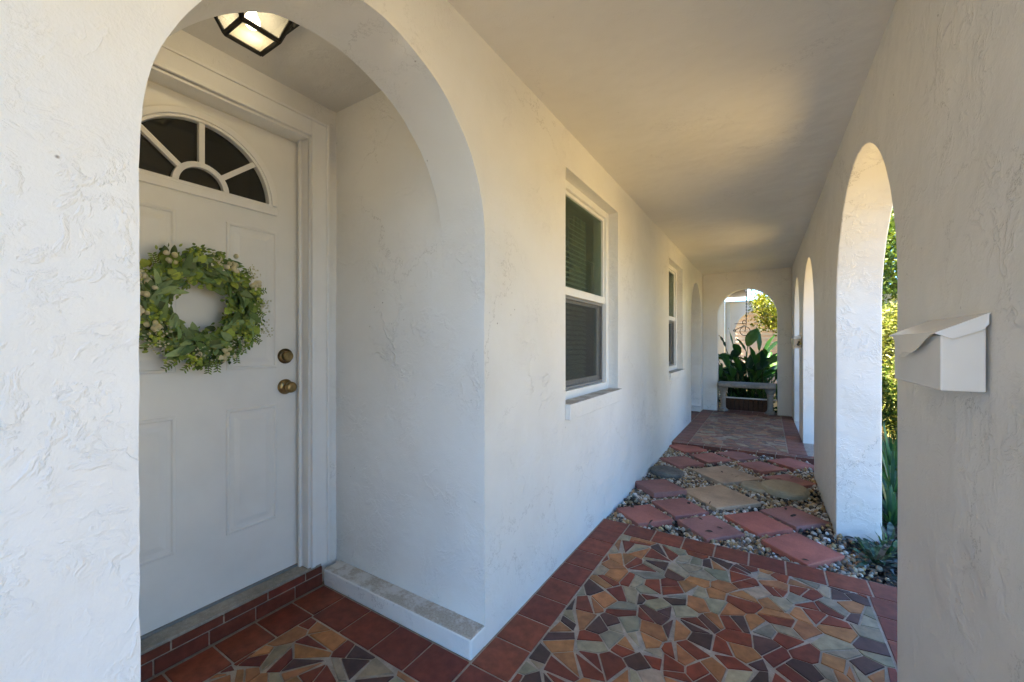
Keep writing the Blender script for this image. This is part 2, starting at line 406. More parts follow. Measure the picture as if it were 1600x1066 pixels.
# ------------------------------------------------------------------ house wall with the two entry alcoves and two window openings
hw = solid('house_wall', (-2.15, -1.5, -0.12), (XL, 12.2, 2.46), M['stucco'])
A0, A1 = 0.26, 1.306
a_lo, a_hi = spring_h(A0, A1, 1.63, 0.522, 2); b_lo, b_hi = spring_h(6.50, 7.58, 1.63, 0.535, 5)
cuts = [arch_cut_x(A0, A1, -0.2, 1.63, 0.522, -1.90, -0.8, seed=2, lean=0.07),
        solid('cutter', (-1.8995, a_lo, 1.632), (-1.172, a_hi, 2.42), M['stucco']),
        solid('cutter', (-2.3, 0.31, -0.3), (-1.8, 1.150, 2.202), M['stucco'])]
B0, B1 = 6.50, 7.58
cuts += [arch_cut_x(B0, B1, -0.2, 1.63, 0.535, -1.90, -0.8, seed=5),
         solid('cutter', (-1.8995, b_lo, 1.632), (-1.172, b_hi, 2.42), M['stucco'])]
WIN = [(2.07, 3.01), (4.88, 5.79)]
ZS, ZT = 0.862, 2.185
for (a, b) in WIN: cuts.append(solid('cutter', (-1.3, a, ZS), (-0.8, b, ZT), M['stucco']))
cuts.append(solid('cutter', (-2.10, 1.7, 0.1), (-1.14, 6.2, 2.35), M['stucco']))
carve(hw, cuts, 0.006, 2)
tag(hw, 'long white stucco house wall on the left with arched door alcove and two window openings', 'wall')
m = MB(); m.box((-1.868, 1.214, 0.0), (XL + 0.003, 1.312, 0.083))
lg = m.build('ledge', [M['stucco'], M['worn']], hw, bevel=0.008)
for p in lg.data.polygons:
    if p.normal.z > 0.8: p.material_index = 1
m = MB(); m.box((-1.89, B1 - 0.09, 0.05), (XL + 0.003, B1 + 0.006, 0.135)); m.build('ledge', M['stucco'], hw, bevel=0.008)
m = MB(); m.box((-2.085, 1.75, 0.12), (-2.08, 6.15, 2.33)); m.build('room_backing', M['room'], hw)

# ceiling and roof
m = MB(); m.box((XL - 0.05, -0.95, 2.40), (0.66, 7.98, 2.47)); m.box((-2.15, -0.95, 2.402), (XL - 0.05, 7.98, 2.47))
tag(m.build('ceiling', M['ceil']), kind='structure')
m = MB(); m.box((-6.0, -1.6, 2.49), (XL + 0.02, 8.30, 2.70)); m.box((XL + 0.02, -1.0, 2.49), (0.74, 8.30, 2.70)); m.box((-6.0, 8.30, 2.492), (-0.45, 13.0, 2.70))
tag(m.build('roof', M['roof']), 'flat grey roof slab over the corridor ending in an eave past the arches', 'roof')

# arcade wall on the right (drifts a little towards the house with distance)
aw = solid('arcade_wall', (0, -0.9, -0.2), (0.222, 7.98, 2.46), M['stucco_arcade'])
cuts = [arch_cut_x(0.3, 1.03, -0.3, 1.735, 0.365, -0.2, 0.5, seed=11),
        arch_cut_x(1.915, 3.295, -0.3, 1.40, 0.735, -0.2, 0.5, seed=12),
        arch_cut_x(4.575, 5.765, -0.3, 1.42, 0.66, -0.2, 0.5, seed=13),
        arch_cut_x(6.29, 7.25, 0.06, 1.50, 0.60, -0.2, 0.5, seed=14)]
carve(aw, cuts, 0.006, 2)
AWX, AWA = 0.4007, 0.0082
aw.location = (AWX, 0, 0); aw.rotation_euler = (0, 0, AWA)
tag(aw, 'white stucco arcade wall on the right with a row of tall arches and a mailbox', 'wall')
def awx(y): return AWX - AWA * y

# end wall with its arch
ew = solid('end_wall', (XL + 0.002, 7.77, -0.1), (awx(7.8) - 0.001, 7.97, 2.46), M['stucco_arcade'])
carve(ew, [arch_cut_y(-0.7175, 0.146, -0.2, 1.66, 0.46, 7.5, 8.3, seed=21)], 0.009, 3)
tag(ew, 'stucco end wall with one arch framing the tropical plant and bench', 'wall')

# ------------------------------------------------------------------ tiled floors
RED = [(0.215, 0.052, 0.030), (0.24, 0.060, 0.033), (0.19, 0.048, 0.031), (0.265, 0.068, 0.037)]
MOS = [((0.24, 0.055, 0.028), 5), ((0.19, 0.045, 0.028), 4), ((0.085, 0.045, 0.038), 3), ((0.11, 0.052, 0.042), 3),
       ((0.42, 0.18, 0.068), 4), ((0.35, 0.15, 0.062), 3), ((0.32, 0.26, 0.165), 4), ((0.38, 0.30, 0.195), 2), ((0.26, 0.225, 0.155), 2)]
MCOL = [c for c, w in MOS for _ in range(w)]
def jcol(c, a=0.12):
    f = 1 + random.uniform(-a, a); return tuple(min(1, x * f * (1 + random.uniform(-a, a) * 0.4)) for x in c)
def clip(poly, nx, ny, d):                 # keep n.p <= d
    out = []
    for i in range(len(poly)):
        p, q = poly[i], poly[(i + 1) % len(poly)]
        a, b = nx * p[0] + ny * p[1] - d, nx * q[0] + ny * q[1] - d
        if a <= 0: out.append(p)
        if a * b < 0:
            t = a / (a - b); out.append((p[0] + (q[0] - p[0]) * t, p[1] + (q[1] - p[1]) * t))
    return out
def area(p): return 0.5 * sum(p[i][0] * p[(i + 1) % len(p)][1] - p[(i + 1) % len(p)][0] * p[i][1] for i in range(len(p)))
def inset(p, d):
    n = len(p); q = list(p)
    for i in range(n):
        a, b = p[i], p[(i + 1) % n]; ex, ey = b[0] - a[0], b[1] - a[1]; L = math.hypot(ex, ey)
        if L < 1e-6: continue
        nx, ny = ey / L, -ex / L                     # outward for CCW
        q = clip(q, nx, ny, nx * a[0] + ny * a[1] - d)
        if len(q) < 3: return []
    return q
def tile_piece(mb, poly, z, col, h=0.004, tilt=0.006, bev=0.0016):
    top = inset(poly, bev)
    if len(top) < 3 or area(top) < 1e-4: return
    cx = sum(p[0] for p in top) / len(top); cy = sum(p[1] for p in top) / len(top)
    tx, ty = random.uniform(-tilt, tilt), random.uniform(-tilt, tilt); n = len(top)
    zt = lambda p: z + h + (p[0] - cx) * tx + (p[1] - cy) * ty
    tv = [(p[0], p[1], zt(p)) for p in top]
    if len(top) == len(poly):
        bv = [(p[0], p[1], z - 0.001) for p in poly]
    else: bv = [(cx + (p[0] - cx) * 1.03, cy + (p[1] - cy) * 1.03, z - 0.001) for p in top]
    mb.add(tv + bv, [tuple(range(n))] + [(i, n + i, n + (i + 1) % n, (i + 1) % n) for i in range(n)], 1, col)
def quad(x0, y0, x1, y1): return [(x0, y0), (x1, y0), (x1, y1), (x0, y1)]
def mosaic(mb, x0, y0, x1, y1, z, cell, grout=0.0070, stretch=1.0):
    """broken tile set at random: cells of scattered points, big ones cracked once more"""
    n = int((x1 - x0) * (y1 - y0) / cell); pts = []
    tries = 0
    while len(pts) < n and tries < 40000:
        tries += 1
        p = (random.uniform(x0 - 0.03, x1 + 0.03), random.uniform(y0 - 0.03, y1 + 0.03))
        r = math.sqrt(cell) * random.uniform(0.45, 0.8)
        if all((p[0] - q[0]) ** 2 + ((p[1] - q[1]) / stretch) ** 2 > r * r for q in pts): pts.append(p)
    arr = np.array(pts); last = None
    for i, p in enumerate(pts):
        d = ((arr - p) ** 2).sum(1); order = np.argsort(d)[1:26]
        poly = quad(x0, y0, x1, y1)
        for j in order:
            q = arr[j]; nx, ny = q[0] - p[0], q[1] - p[1]
            poly = clip(poly, nx, ny, (q[0] ** 2 + q[1] ** 2 - p[0] ** 2 - p[1] ** 2) / 2)
            if len(poly) < 3: break
        if len(poly) < 3: continue
        parts = [poly]
        if area(poly) > cell * 1.15 or (len(poly) >= 6 and random.random() < 0.65):
            c = (sum(q[0] for q in poly) / len(poly), sum(q[1] for q in poly) / len(poly)); a = random.uniform(0, math.pi)
            nx, ny = math.cos(a), math.sin(a); d = nx * c[0] + ny * c[1] + random.uniform(-.01, .01)
            parts = [clip(poly, nx, ny, d), clip(poly, -nx, -ny, -d)]
        for q in parts:
            if len(q) < 3: continue
            # drop very short edges so pieces read as 3-5 sided shards
            k = [q[i] for i in range(len(q)) if math.hypot(q[i][0] - q[i - 1][0], q[i][1] - q[i - 1][1]) > 0.020]
            if len(k) >= 3: q = k
            q = inset(q, grout * random.uniform(0.6, 1.1) / 2)
            if len(q) >= 3 and area(q) > 3e-4:
                col = random.choice(MCOL)
                while col == last: col = random.choice(MCOL)
                last = col
                tile_piece(mb, q, z, jcol(col, 0.14), tilt=0.010)
def tile_row(mb, x0, y0, x1, y1, z, mod, along, grout=0.0075):
    L = (x1 - x0) if along == 'x' else (y1 - y0); n = max(1, round(L / mod)); st = L / n
    for i in range(n):
        q = quad(x0 + i * st, y0, x0 + (i + 1) * st, y1) if along == 'x' else quad(x0, y0 + i * st, x1, y0 + (i + 1) * st)
        tile_piece(mb, inset(q, grout / 2), z, jcol(random.choice(RED)), tilt=0.004)

MOD = 0.168
fl = MB()
fl.box((XL - 0.02, -1.5, -0.14), (0.62, 2.70, 0.0)); fl.box((-1.90, A0, -0.14), (XL - 0.0205, 1.30, -0.0005))
BX = XL + 0.006 + MOD
tile_row(fl, XL + 0.006, 1.216 - MOD * 10, BX, 1.216 + MOD * 7.9, 0, MOD, 'y')                 # border under the house wall
tile_row(fl, XL + 0.006, 2.535, 0.600, 2.695, 0, MOD, 'x')                                      # border before the gravel
tile_row(fl, 0.408, 2.535 - MOD * 18, 0.576, 2.535, 0, MOD, 'y')                                # border through the arch
mosaic(fl, BX + 0.002, -0.4, 0.406, 2.533, 0, 0.0086)
tile_row(fl, -1.86, A0, -1.86 + MOD, 1.212, 0, MOD, 'y')                                        # alcove border along the step
tile_row(fl, -1.86 + MOD, 1.212 - MOD, XL + 0.004, 1.212, 0, MOD, 'x')                          # alcove border along the ledge
mosaic(fl, -1.86 + MOD + 0.002, A0, XL + 0.002, 1.212 - MOD - 0.002, 0, 0.0095)
tag(fl.build('tile_floor', [M['grout'], M['tile']], fix=False), kind='structure')

RED_NEAR = RED; RED = [(0.22, 0.085, 0.058), (0.20, 0.075, 0.052), (0.25, 0.100, 0.070)]; MCOL = [tuple(0.62 * q + 0.38 * w for q, w in zip(c, (0.42, 0.30, 0.215))) for c in MCOL]
f2 = MB(); Z2 = 0.05; Y2 = 5.04
f2.box((XL - 0.02, Y2, -0.14), (0.62, 8.02, Z2)); f2.box((-1.90, B0, -0.14), (XL - 0.0205, B1, Z2 - 0.0005))
tile_row(f2, XL + 0.006, Y2 + 0.09, XL + 0.18, 7.76, Z2, MOD, 'y')
tile_row(f2, 0.19, Y2 + 0.09, 0.36, 7.76, Z2, MOD, 'y')
tile_row(f2, XL + 0.006, Y2 + 0.006, 0.60, Y2 + 0.086, Z2, MOD, 'x')
tile_row(f2, XL + 0.182, 7.59, 0.188, 7.76, Z2, MOD, 'x')
tile_row(f2, -0.71, 7.765, 0.14, 7.99, Z2, MOD, 'x')
for k in range(8):
    f2.box((XL + 0.006 + k * 0.17, Y2 - 0.006, -0.03), (XL + 0.006 + k * 0.17 + 0.163, Y2 - 0.0005, Z2 - 0.002), 1, jcol(random.choice(RED)))
mosaic(f2, XL + 0.182, Y2 + 0.09, 0.188, 7.588, Z2, 0.0105)
tile_row(f2, -1.88, B0, XL, B1 - 0.09, Z2, MOD, 'x')
tag(f2.build('tile_floor', [M['grout'], M['tile']], fix=False), kind='structure')

# ------------------------------------------------------------------ pavers and stepping stones in the gravel
PAV = [  # x, y, size, deg, kind, dz, tilt, label
    (0.172, 2.900, 0.285, 50, 'r', 0.012, 0.03, 'red square paver nearest the camera, turned on its corner beside the arch pier'),
    (-0.316, 2.944, 0.285, 46, 'r', 0.000, 0.01, 'red diamond paver against the tiled floor edge, between two other front pavers'),
    (-0.735, 2.925, 0.280, 48, 'r', 0.000, -0.01, 'red diamond paver in the front row touching the house wall'),
    (-0.544, 3.190, 0.280, 46, 'r', 0.000, 0.0, 'red diamond paver directly in front of the thick raised paver'),
    (-0.054, 3.185, 0.285, 46, 'r', 0.002, 0.01, 'dull purple red paver in front of the tan pavers, second from the pier'),
    (0.155, 3.440, 0.285, 47, 'r', -0.002, 0.0, 'brownish red paver next to the pier, in front of the pale oval stone'),
    (-0.752, 3.505, 0.300, 46, 'r', 0.022, -0.02, 'bright red thick paver standing higher than the rest by the house wall'),
    (-0.320, 3.580, 0.405, 47, 't', 0.000, 0.0, 'nearer of the two large tan square pavers'),
    (-0.325, 4.180, 0.405, 48, 't', 0.000, 0.01, 'farther of the two large tan square pavers'),
    (-0.730, 4.385, 0.300, 47, 'r', 0.000, 0.01, 'red paver by the house wall just behind the mottled grey round stone'),
    (-0.766, 4.930, 0.300, 47, 'r', -0.004, 0.0, 'farthest red paver on the house wall side, at the far tiled step'),
    (-0.500, 4.665, 0.285, 47, 'r', -0.004, 0.01, 'red paver behind the farther tan paver, left of the middle'),
    (-0.262, 4.890, 0.290, 47, 'r', -0.006, 0.0, 'red paver in the middle against the far tiled step'),
    (-0.045, 4.580, 0.290, 47, 'r', 0.000, -0.01, 'red paver right behind the farther tan paver, pier side'),
    (0.205, 4.850, 0.285, 47, 'r', -0.004, 0.0, 'red paver in the far right corner by the arcade wall'),
    (0.165, 4.290, 0.285, 47, 'r', -0.006, 0.0, 'brown red paver partly behind the pale oval stone'),
]
def rise(y): return 0.030 * max(0.0, min(1.0, (y - 3.9) / 1.0))
def make_paver(size, th=0.048):
    m = MB(); h = size / 2; m.box((-h, -h, -th), (h, h, 0))
    return m
for i, (x, y, sz, dg_, kd, dz, tl, lab) in enumerate(PAV):
    m = make_paver(sz)
    o = m.build('paver', M['paver_red'] if kd == 'r' else M['paver_tan'], bevel=0.006, seg=2)
    for v in o.data.vertices:
        v.co.xy += Vector((mnoise.noise(v.co * 8 + Vector((i, 0, 0))), mnoise.noise(v.co * 8 + Vector((0, i, 3))))) * 0.007
    o.location = (x, y, 0.004 + dz + rise(y)); o.rotation_euler = (tl, -tl * 0.7, R(dg_))
    tag(o, lab, 'paver', 'square pavers laid cornerwise in the gravel')
def make_stone(rx, ry, th, seed):
    m = MB(); n = 40; prof = [(0.0, 0), (0.86, 0), (0.97, -0.18), (1.0, -0.5), (0.97, -1.0)]
    vs = []
    for r, h in prof[1:]:
        for j in range(n):
            a = 2 * math.pi * j / n; w = 1 + 0.05 * mnoise.noise(Vector((math.cos(a) * 1.5, math.sin(a) * 1.5, seed)))
            vs.append((r * rx * w * math.cos(a), r * ry * w * math.sin(a), h * th))
    fs = [tuple(range(n))] + [(i * n + j, (i + 1) * n + j, (i + 1) * n + (j + 1) % n, i * n + (j + 1) % n) for i in range(3) for j in range(n)]
    m.add(vs, fs); return m
for (rx, ry, th, loc, rz, tx, mat, lab) in [
    (0.165, 0.150, 0.055, (0.128, 3.965, 0.048), 0, 0.05, 'stone_tan', 'thick pale tan oval stepping stone lying on top beside the arcade wall'),
    (0.130, 0.120, 0.040, (-0.065, 4.000, 0.010), 30, 0.0, 'stone_tan', 'flat pale grey round stone half under the thick oval stone'),
    (0.150, 0.140, 0.045, (-0.790, 3.975, 0.030), 10, -0.02, 'stone_grey', 'mottled dark grey round stepping stone by the house wall')]:
    o = make_stone(rx, ry, th, rx * 77).build('stepping_stone', M[mat]); o.location = loc; o.rotation_euler = (tx, 0.03, R(rz))
    tag(o, lab, 'stepping stone')

# gravel
def ico():
    bm = bmesh.new(); bmesh.ops.create_icosphere(bm, subdivisions=1, radius=1.0); bm.verts.ensure_lookup_table()
    v = np.array([q.co[:] for q in bm.verts]); f = np.array([[w.index for w in q.verts] for q in bm.faces]); bm.free()
    return v, f
def ico2():
    bm = bmesh.new(); bmesh.ops.create_icosphere(bm, subdivisions=2, radius=1.0); bm.verts.ensure_lookup_table()
    v = np.array([q.co[:] for q in bm.verts]); f = np.array([[w.index for w in q.verts] for q in bm.faces]); bm.free()
    return v, f
IV, IF = ico2(); IV1, IF1 = ico()
def rot_rand(n, flat=False):
    q = RNG.normal(size=(n, 4)); q /= np.linalg.norm(q, axis=1, keepdims=True)
    w, x, y, z = q.T
    return np.stack([np.stack([1 - 2 * (y * y + z * z), 2 * (x * y - z * w), 2 * (x * z + y * w)], -1),
                     np.stack([2 * (x * y + z * w), 1 - 2 * (x * x + z * z), 2 * (y * z - x * w)], -1),
                     np.stack([2 * (x * z - y * w), 2 * (y * z + x * w), 1 - 2 * (x * x + y * y)], -1)], 1)
def pebbles(name, pos, rad, cols, mat, hi=True, parent=None, squash=(0.55, 1.0)):
    V, F = (IV, IF) if hi else (IV1, IF1)
    n = len(pos); sc = RNG.uniform(squash[0], squash[1], (n, 3)) * rad[:, None]
    v = V[None] * sc[:, None, :]
    bumpy = 1 + 0.13 * np.sin(V[None] @ RNG.normal(size=(n, 3, 1)) * 2.3 + RNG.uniform(0, 6, (n, 1, 1)))
    v = np.einsum('nij,nkj->nki', rot_rand(n), v * bumpy) + pos[:, None, :]
    f = (F[None] + (np.arange(n) * len(V))[:, None, None]).reshape(-1, 3)
    return np_mesh(name, v.reshape(-1, 3), f, np.repeat(cols, len(V), axis=0), mat, parent)
def in_paver(x, y, mrg):
    for (px, py, sz, dg_, *_) in PAV:
        a = R(dg_); dx, dy = x - px, y - py
        if abs(dx * math.cos(a) + dy * math.sin(a)) < sz / 2 - mrg and abs(-dx * math.sin(a) + dy * math.cos(a)) < sz / 2 - mrg: return True
    return False
PC = np.array([(0.62, 0.56, 0.46), (0.55, 0.45, 0.30), (0.40, 0.27, 0.14), (0.30, 0.17, 0.08), (0.66, 0.63, 0.57), (0.22, 0.15, 0.10), (0.12, 0.09, 0.07), (0.44, 0.36, 0.26), (0.50, 0.33, 0.14)])
pp = []
while len(pp) < 6000:
    x, y = random.uniform(-0.945, 0.42), random.uniform(2.705, 5.035)
    if random.random() < 0.10: x, y = random.uniform(0.36, 0.62), random.uniform(2.72, 3.28)
    if x > awx(y) and y > 3.29: continue
    # dark leaf litter shows through in patches
    if mnoise.noise(Vector((x * 2.6, y * 2.6, 4.0))) > 0.12 and random.random() < 0.72: continue
    if x > 0.36 and random.random() < 0.70 + (x - 0.36) * 1.5: continue
    if in_paver(x, y, 0.012): continue
    pp.append((x, y, GZ + 0.036 + rise(y) + random.uniform(0, 0.024)))
pp = np.array(pp)
pc = PC[RNG.integers(0, len(PC), len(pp))] * RNG.uniform(0.7, 1.1, (len(pp), 1))
tag(pebbles('gravel', pp, RNG.uniform(0.009, 0.020, len(pp)), pc, M['pebble']), 'mixed cream, tan and brown river gravel around the pavers', 'gravel', kind='stuff')
# bark mulch and dead leaves
n = 7000; mp = []
while len(mp) < n:
    x, y = random.uniform(-0.945, 1.12), random.uniform(2.72, 5.2)
    if x < 0.36 and (random.random() < 0.35 or y > 5.03): continue
    if awx(y) < x < awx(y) + 0.222 and y > 3.29: continue
    if in_paver(x, y, 0.01):
        if random.random() < 0.012: mp.append((x, y, 0.012 + rise(y)))
        continue
    mp.append((x, y, GZ + 0.034 + (rise(y) if x < 0.5 else 0) + random.uniform(0, 0.022 if x < 0.4 else 0.035)))
mp = np.array(mp); a = RNG.uniform(0, 2 * np.pi, n)
md_ = np.stack([np.cos(a), np.sin(a), RNG.uniform(-0.3, 0.3, n)], 1); mn = np.stack([RNG.normal(0, .35, n), RNG.normal(0, .35, n), np.ones(n)], 1)
mc = np.array([(0.05, 0.035, 0.025), (0.08, 0.05, 0.032), (0.03, 0.025, 0.022), (0.13, 0.085, 0.05)])[RNG.integers(0, 4, n)]
tag(leaf_cloud('mulch', mp, md_, mn, RNG.uniform(0.025, 0.06, n), RNG.uniform(0.008, 0.022, n), mc, M['mulch']), 'dark bark mulch and dead leaves under the gravel and plants', 'mulch', kind='stuff')

# ------------------------------------------------------------------ door step, frame, door
ds = thing('door_step', 'low red tiled step with a grey cement sill under the front door', 'step', (-1.88, 0.74, 0))
m = MB(); m.box((-0.10, A0 - 0.74 + .002, 0.0), (0.003, 1.213 - 0.74, 0.088)); m.build('riser', M['grout'], ds)
m = MB()
for (z0, z1, nb, off) in ((0.004, 0.057, 5.5, 0.3), (0.062, 0.096, 5.5, 0.0)):
    L = 1.213 - A0; st = L / nb; y = A0 - 0.74 - st * off
    while y < 1.213 - 0.74 - 0.02:
        a, b = max(y, A0 - 0.74 + 0.003), min(y + st, 1.213 - 0.74)
        if b - a > 0.03: m.box((0.002, a + 0.003, z0), (0.0105 if z0 < 0.05 else 0.007, b - 0.003, z1), 0, jcol((0.17, 0.045, 0.028)))
        y += st
m.build('riser_tiles', M['tile'], ds, bevel=0.0015, seg=1)
m = MB(); m.box((-0.13, A0 - 0.74 + .004, 0.090), (0.000, 1.212 - 0.74, 0.106)); m.build('sill', M['sill'], ds, bevel=0.004)
m = MB(); m.box((-0.085, 0.335 - 0.74, 0.1065), (-0.075, 1.14 - 0.74, 0.113)); m.build('weather_strip', M['grey_metal'], ds)

df = thing('door_frame', 'white painted wooden frame around the front door', 'door frame', (-1.90, 0.74, 0.106))
def fr(y0, y1, z0, z1, x0, x1, mb): mb.box((x0, y0 - 0.74, z0 - 0.106), (x1, y1 - 0.74, z1 - 0.106))
ZD = 2.190
m = MB()
fr(1.158, 1.250, 0.107, 2.300, 0.001, 0.024, m); fr(1.158, 1.176, 0.107, 2.226, 0.024, 0.031, m); fr(1.236, 1.250, 0.107, 2.300, 0.024, 0.033, m)
fr(0.262, 0.322, 0.107, 2.300, 0.001, 0.024, m)
m.build('side_casing', M['trim'], df, bevel=0.004, seg=2)
m = MB()
fr(0.322, 1.158, 2.208, 2.300, 0.001, 0.0238, m); fr(0.330, 1.157, 2.208, 2.225, 0.0238, 0.031, m); fr(0.322, 1.2355, 2.286, 2.299, 0.0238, 0.0325, m)
m.build('head_casing', M['trim'], df, bevel=0.004, seg=2)
m = MB()
fr(1.144, 1.1575, 0.108, 2.2075, -0.20, 0.018, m); fr(0.318, 0.331, 0.108, 2.2075, -0.20, 0.018, m); fr(0.331, 1.144, 2.194, 2.2075, -0.20, 0.018, m)
fr(1.128, 1.144, 0.108, 2.194, -0.047, -0.030, m)
m.build('jamb', M['trim'], df, bevel=0.003, seg=2)

DX = -1.966; DC = 0.7375; D0, D1 = 0.335, 1.140
fd = thing('front_door', 'white panelled front door with a half round fan window, wreath hanging on it', 'door', (DX, DC, 0.116))
def dl(y, z, x=0.0): return (x, y - DC, z - 0.116)
sl = MB(); sl.box(dl(D0, 0.116, -0.045), dl(D1, 2.188, 0.0)); slab_o = sl.build('slab', M['door'], fd)
FZ = 1.842; FR = 0.262
m = MB(); m.prism([(-0.022, FR * math.cos(math.pi * i / 32), FZ - 0.116 + FR * math.sin(math.pi * i / 32)) for i in range(33)], (0.1, 0, 0))
ct = m.build('cutter', M['door'], fd); carve(slab_o, [ct])
def halfring(mb, r0, r1, x0, x1, a0=0.0, a1=math.pi, n=40, z=FZ):
    vs = []
    for i in range(n + 1):
        a = a0 + (a1 - a0) * i / n; c, s_ = math.cos(a), math.sin(a)
        for (r, x) in ((r0, x0), (r0, x1), (r1, x1), (r1, x0)): vs.append((x, r * c, z - 0.116 + r * s_))
    fs = [(i * 4 + k, i * 4 + (k + 1) % 4, (i + 1) * 4 + (k + 1) % 4, (i + 1) * 4 + k) for i in range(n) for k in range(4)]
    fs += [(3, 2, 1, 0), tuple(n * 4 + k for k in range(4))]
    mb.add(vs, fs)
fw = MB(); halfring(fw, 0.262, 0.274, -0.02, 0.010); halfring(fw, 0.274, 0.300, 0.0005, 0.015)
fw.box(dl(DC - 0.300, FZ - 0.042, 0.0005), dl(DC + 0.300, FZ - 0.012, 0.014)); fw.box(dl(DC - 0.274, FZ - 0.012, 0.0), dl(DC + 0.274, FZ, 0.010))
fwo = fw.build('fan_window_frame', M['trim'], fd, bevel=0.003)
mt = MB(); halfring(mt, 0.078, 0.100, -0.018, 0.004, n=24)
for a in (40, 90, 140):
    c, s_ = math.cos(R(a)), math.sin(R(a)); w = 0.0105; Vn = Vector((0, -s_, c)) * w; d = Vector((0, c, s_)); b = Vector((-0.018, 0, FZ - 0.116))
    p = [b + d * 0.099 - Vn, b + d * 0.2625 - Vn, b + d * 0.2625 + Vn, b + d * 0.099 + Vn]; mt.prism(p, (0.021, 0, 0))
mt.build('muntin', M['trim'], fwo, bevel=0.002)
m = MB(); m.prism([(-0.0215, (FR - .001) * math.cos(math.pi * i / 32), FZ - 0.116 + 0.0005 + (FR - .001) * math.sin(math.pi * i / 32)) for i in range(33)], (0.004, 0, 0))
m.build('pane', M['glass_dark'], fwo)
def panel(y0, y1, z0, z1):
    mb = MB(); rings = [(0, 0), (.004, .005), (.011, .006), (.016, .0012), (.030, .0012), (.052, .0065)]
    vs = []
    for (o, h) in rings:
        vs += [dl(y0 + o, z0 + o, h), dl(y1 - o, z0 + o, h), dl(y1 - o, z1 - o, h), dl(y0 + o, z1 - o, h)]
    fs = [(i * 4 + k, i * 4 + (k + 1) % 4, (i + 1) * 4 + (k + 1) % 4, (i + 1) * 4 + k) for i in range(len(rings) - 1) for k in range(4)]
    fs.append(tuple(len(rings) * 4 - 4 + k for k in range(4)))
    mb.add(vs, fs); mb.build('panel', M['door'], fd)
for (z0, z1) in ((1.085, 1.725), (0.375, 0.915)):
    panel(0.825, 1.040, z0, z1); panel(0.435, 0.650, z0, z1)
m = MB(); m.lathe([(0.036, 0.0005), (0.0365, 0.004), (0.033, 0.010), (0.026, 0.013)], dl(1.078, 1.140), 'X', 28)
db = m.build('deadbolt', M['dark_brass'], fd, smooth=True)
m = MB(); m.lathe([(0.024, 0.012), (0.024, 0.030), (0.020, 0.033), (0.012, 0.0335)], dl(1.078, 1.140), 'X', 24); m.box(dl(1.0765, 1.132, 0.0335), dl(1.0795, 1.148, 0.0345)); m.build('lock_cylinder', M['brass'], db)
m = MB(); m.lathe([(0.036, 0.0005), (0.0365, 0.004), (0.031, 0.010), (0.018, 0.014), (0.012, 0.016)], dl(1.078, 0.993), 'X', 28)
kb = m.build('knob_rose', M['brass'], fd, smooth=True)
m = MB(); m.lathe([(0.011, 0.012), (0.011, 0.028), (0.017, 0.034), (0.025, 0.044), (0.0265, 0.052), (0.024, 0.061), (0.016, 0.065), (0.008, 0.0655)], dl(1.078, 0.993), 'X', 28); m.build('knob', M['brass'], kb, smooth=True)

# ------------------------------------------------------------------ wreath
wr = thing('wreath', 'round green leaf wreath with white and lime berries on the white front door', 'wreath', (DX + 0.050, 0.704, 1.343))
m = MB()
for k in range(3):
    pts = [(0.012 * math.sin(a * 3 + k * 2) , (0.165 + 0.012 * math.cos(a * 4 + k * 2)) * math.cos(a), (0.165 + 0.012 * math.cos(a * 4 + k * 2)) * math.sin(a)) for a in [2 * math.pi * i / 72 for i in range(73)]]
    m.tube(pts, 0.006, 6)
m.build('vine_ring', M['bark'], wr)
def wpoint(n, spread=0.045, front=0.055):
    a = RNG.uniform(0, 2 * np.pi, n); q = RNG.uniform(0, 2 * np.pi, n); rr = spread * np.sqrt(RNG.uniform(0, 1, n))
    r = 0.160 + rr * np.cos(q); x = 0.010 + np.abs(np.sin(q)) * rr / spread * front
    return a, np.stack([x, r * np.cos(a), r * np.sin(a)], 1), np.stack([np.zeros(n), np.cos(a), np.sin(a)], 1), np.stack([np.zeros(n), np.sin(a), -np.cos(a)], 1)
def wleaves(name, n, L, Wd, pal, out=(-0.9, 1.0), spread=0.045, curl=0.2, fold=0.2):
    a, p, rad, tan = wpoint(n, spread)
    d = tan * RNG.uniform(0.35, 1.0, (n, 1)) + rad * RNG.uniform(out[0], out[1], (n, 1)) + np.stack([RNG.uniform(0.0, 0.75, n), np.zeros(n), np.zeros(n)], 1)
    nr = np.stack([np.ones(n), RNG.normal(0, .45, n), RNG.normal(0, .45, n)], 1)
    c = np.array(pal)[RNG.integers(0, len(pal), n)] * RNG.uniform(0.8, 1.5, (n, 1)) * np.array([1.05, 1.0, 0.8])
    o = leaf_cloud(name, p, d, nr, RNG.uniform(*L, n), RNG.uniform(*Wd, n), c, M['wleaf'], wr, fold, curl); o['kind'] = 'stuff'; return o
wleaves('long_leaves', 190, (0.058, 0.092), (0.020, 0.030), [(0.17, 0.26, 0.13), (0.12, 0.20, 0.08), (0.22, 0.31, 0.17), (0.09, 0.15, 0.05)], (-1.1, 0.7))
wleaves('round_leaves', 330, (0.028, 0.044), (0.026, 0.040), [(0.20, 0.29, 0.06), (0.12, 0.18, 0.05), (0.26, 0.35, 0.07), (0.13, 0.18, 0.09), (0.30, 0.38, 0.08), (0.07, 0.10, 0.04)], (-0.7, 1.2), 0.062)
wleaves('small_leaves', 1100, (0.010, 0.022), (0.007, 0.013), [(0.16, 0.23, 0.05), (0.10, 0.16, 0.035), (0.25, 0.31, 0.08)], (-0.2, 1.3), 0.085)
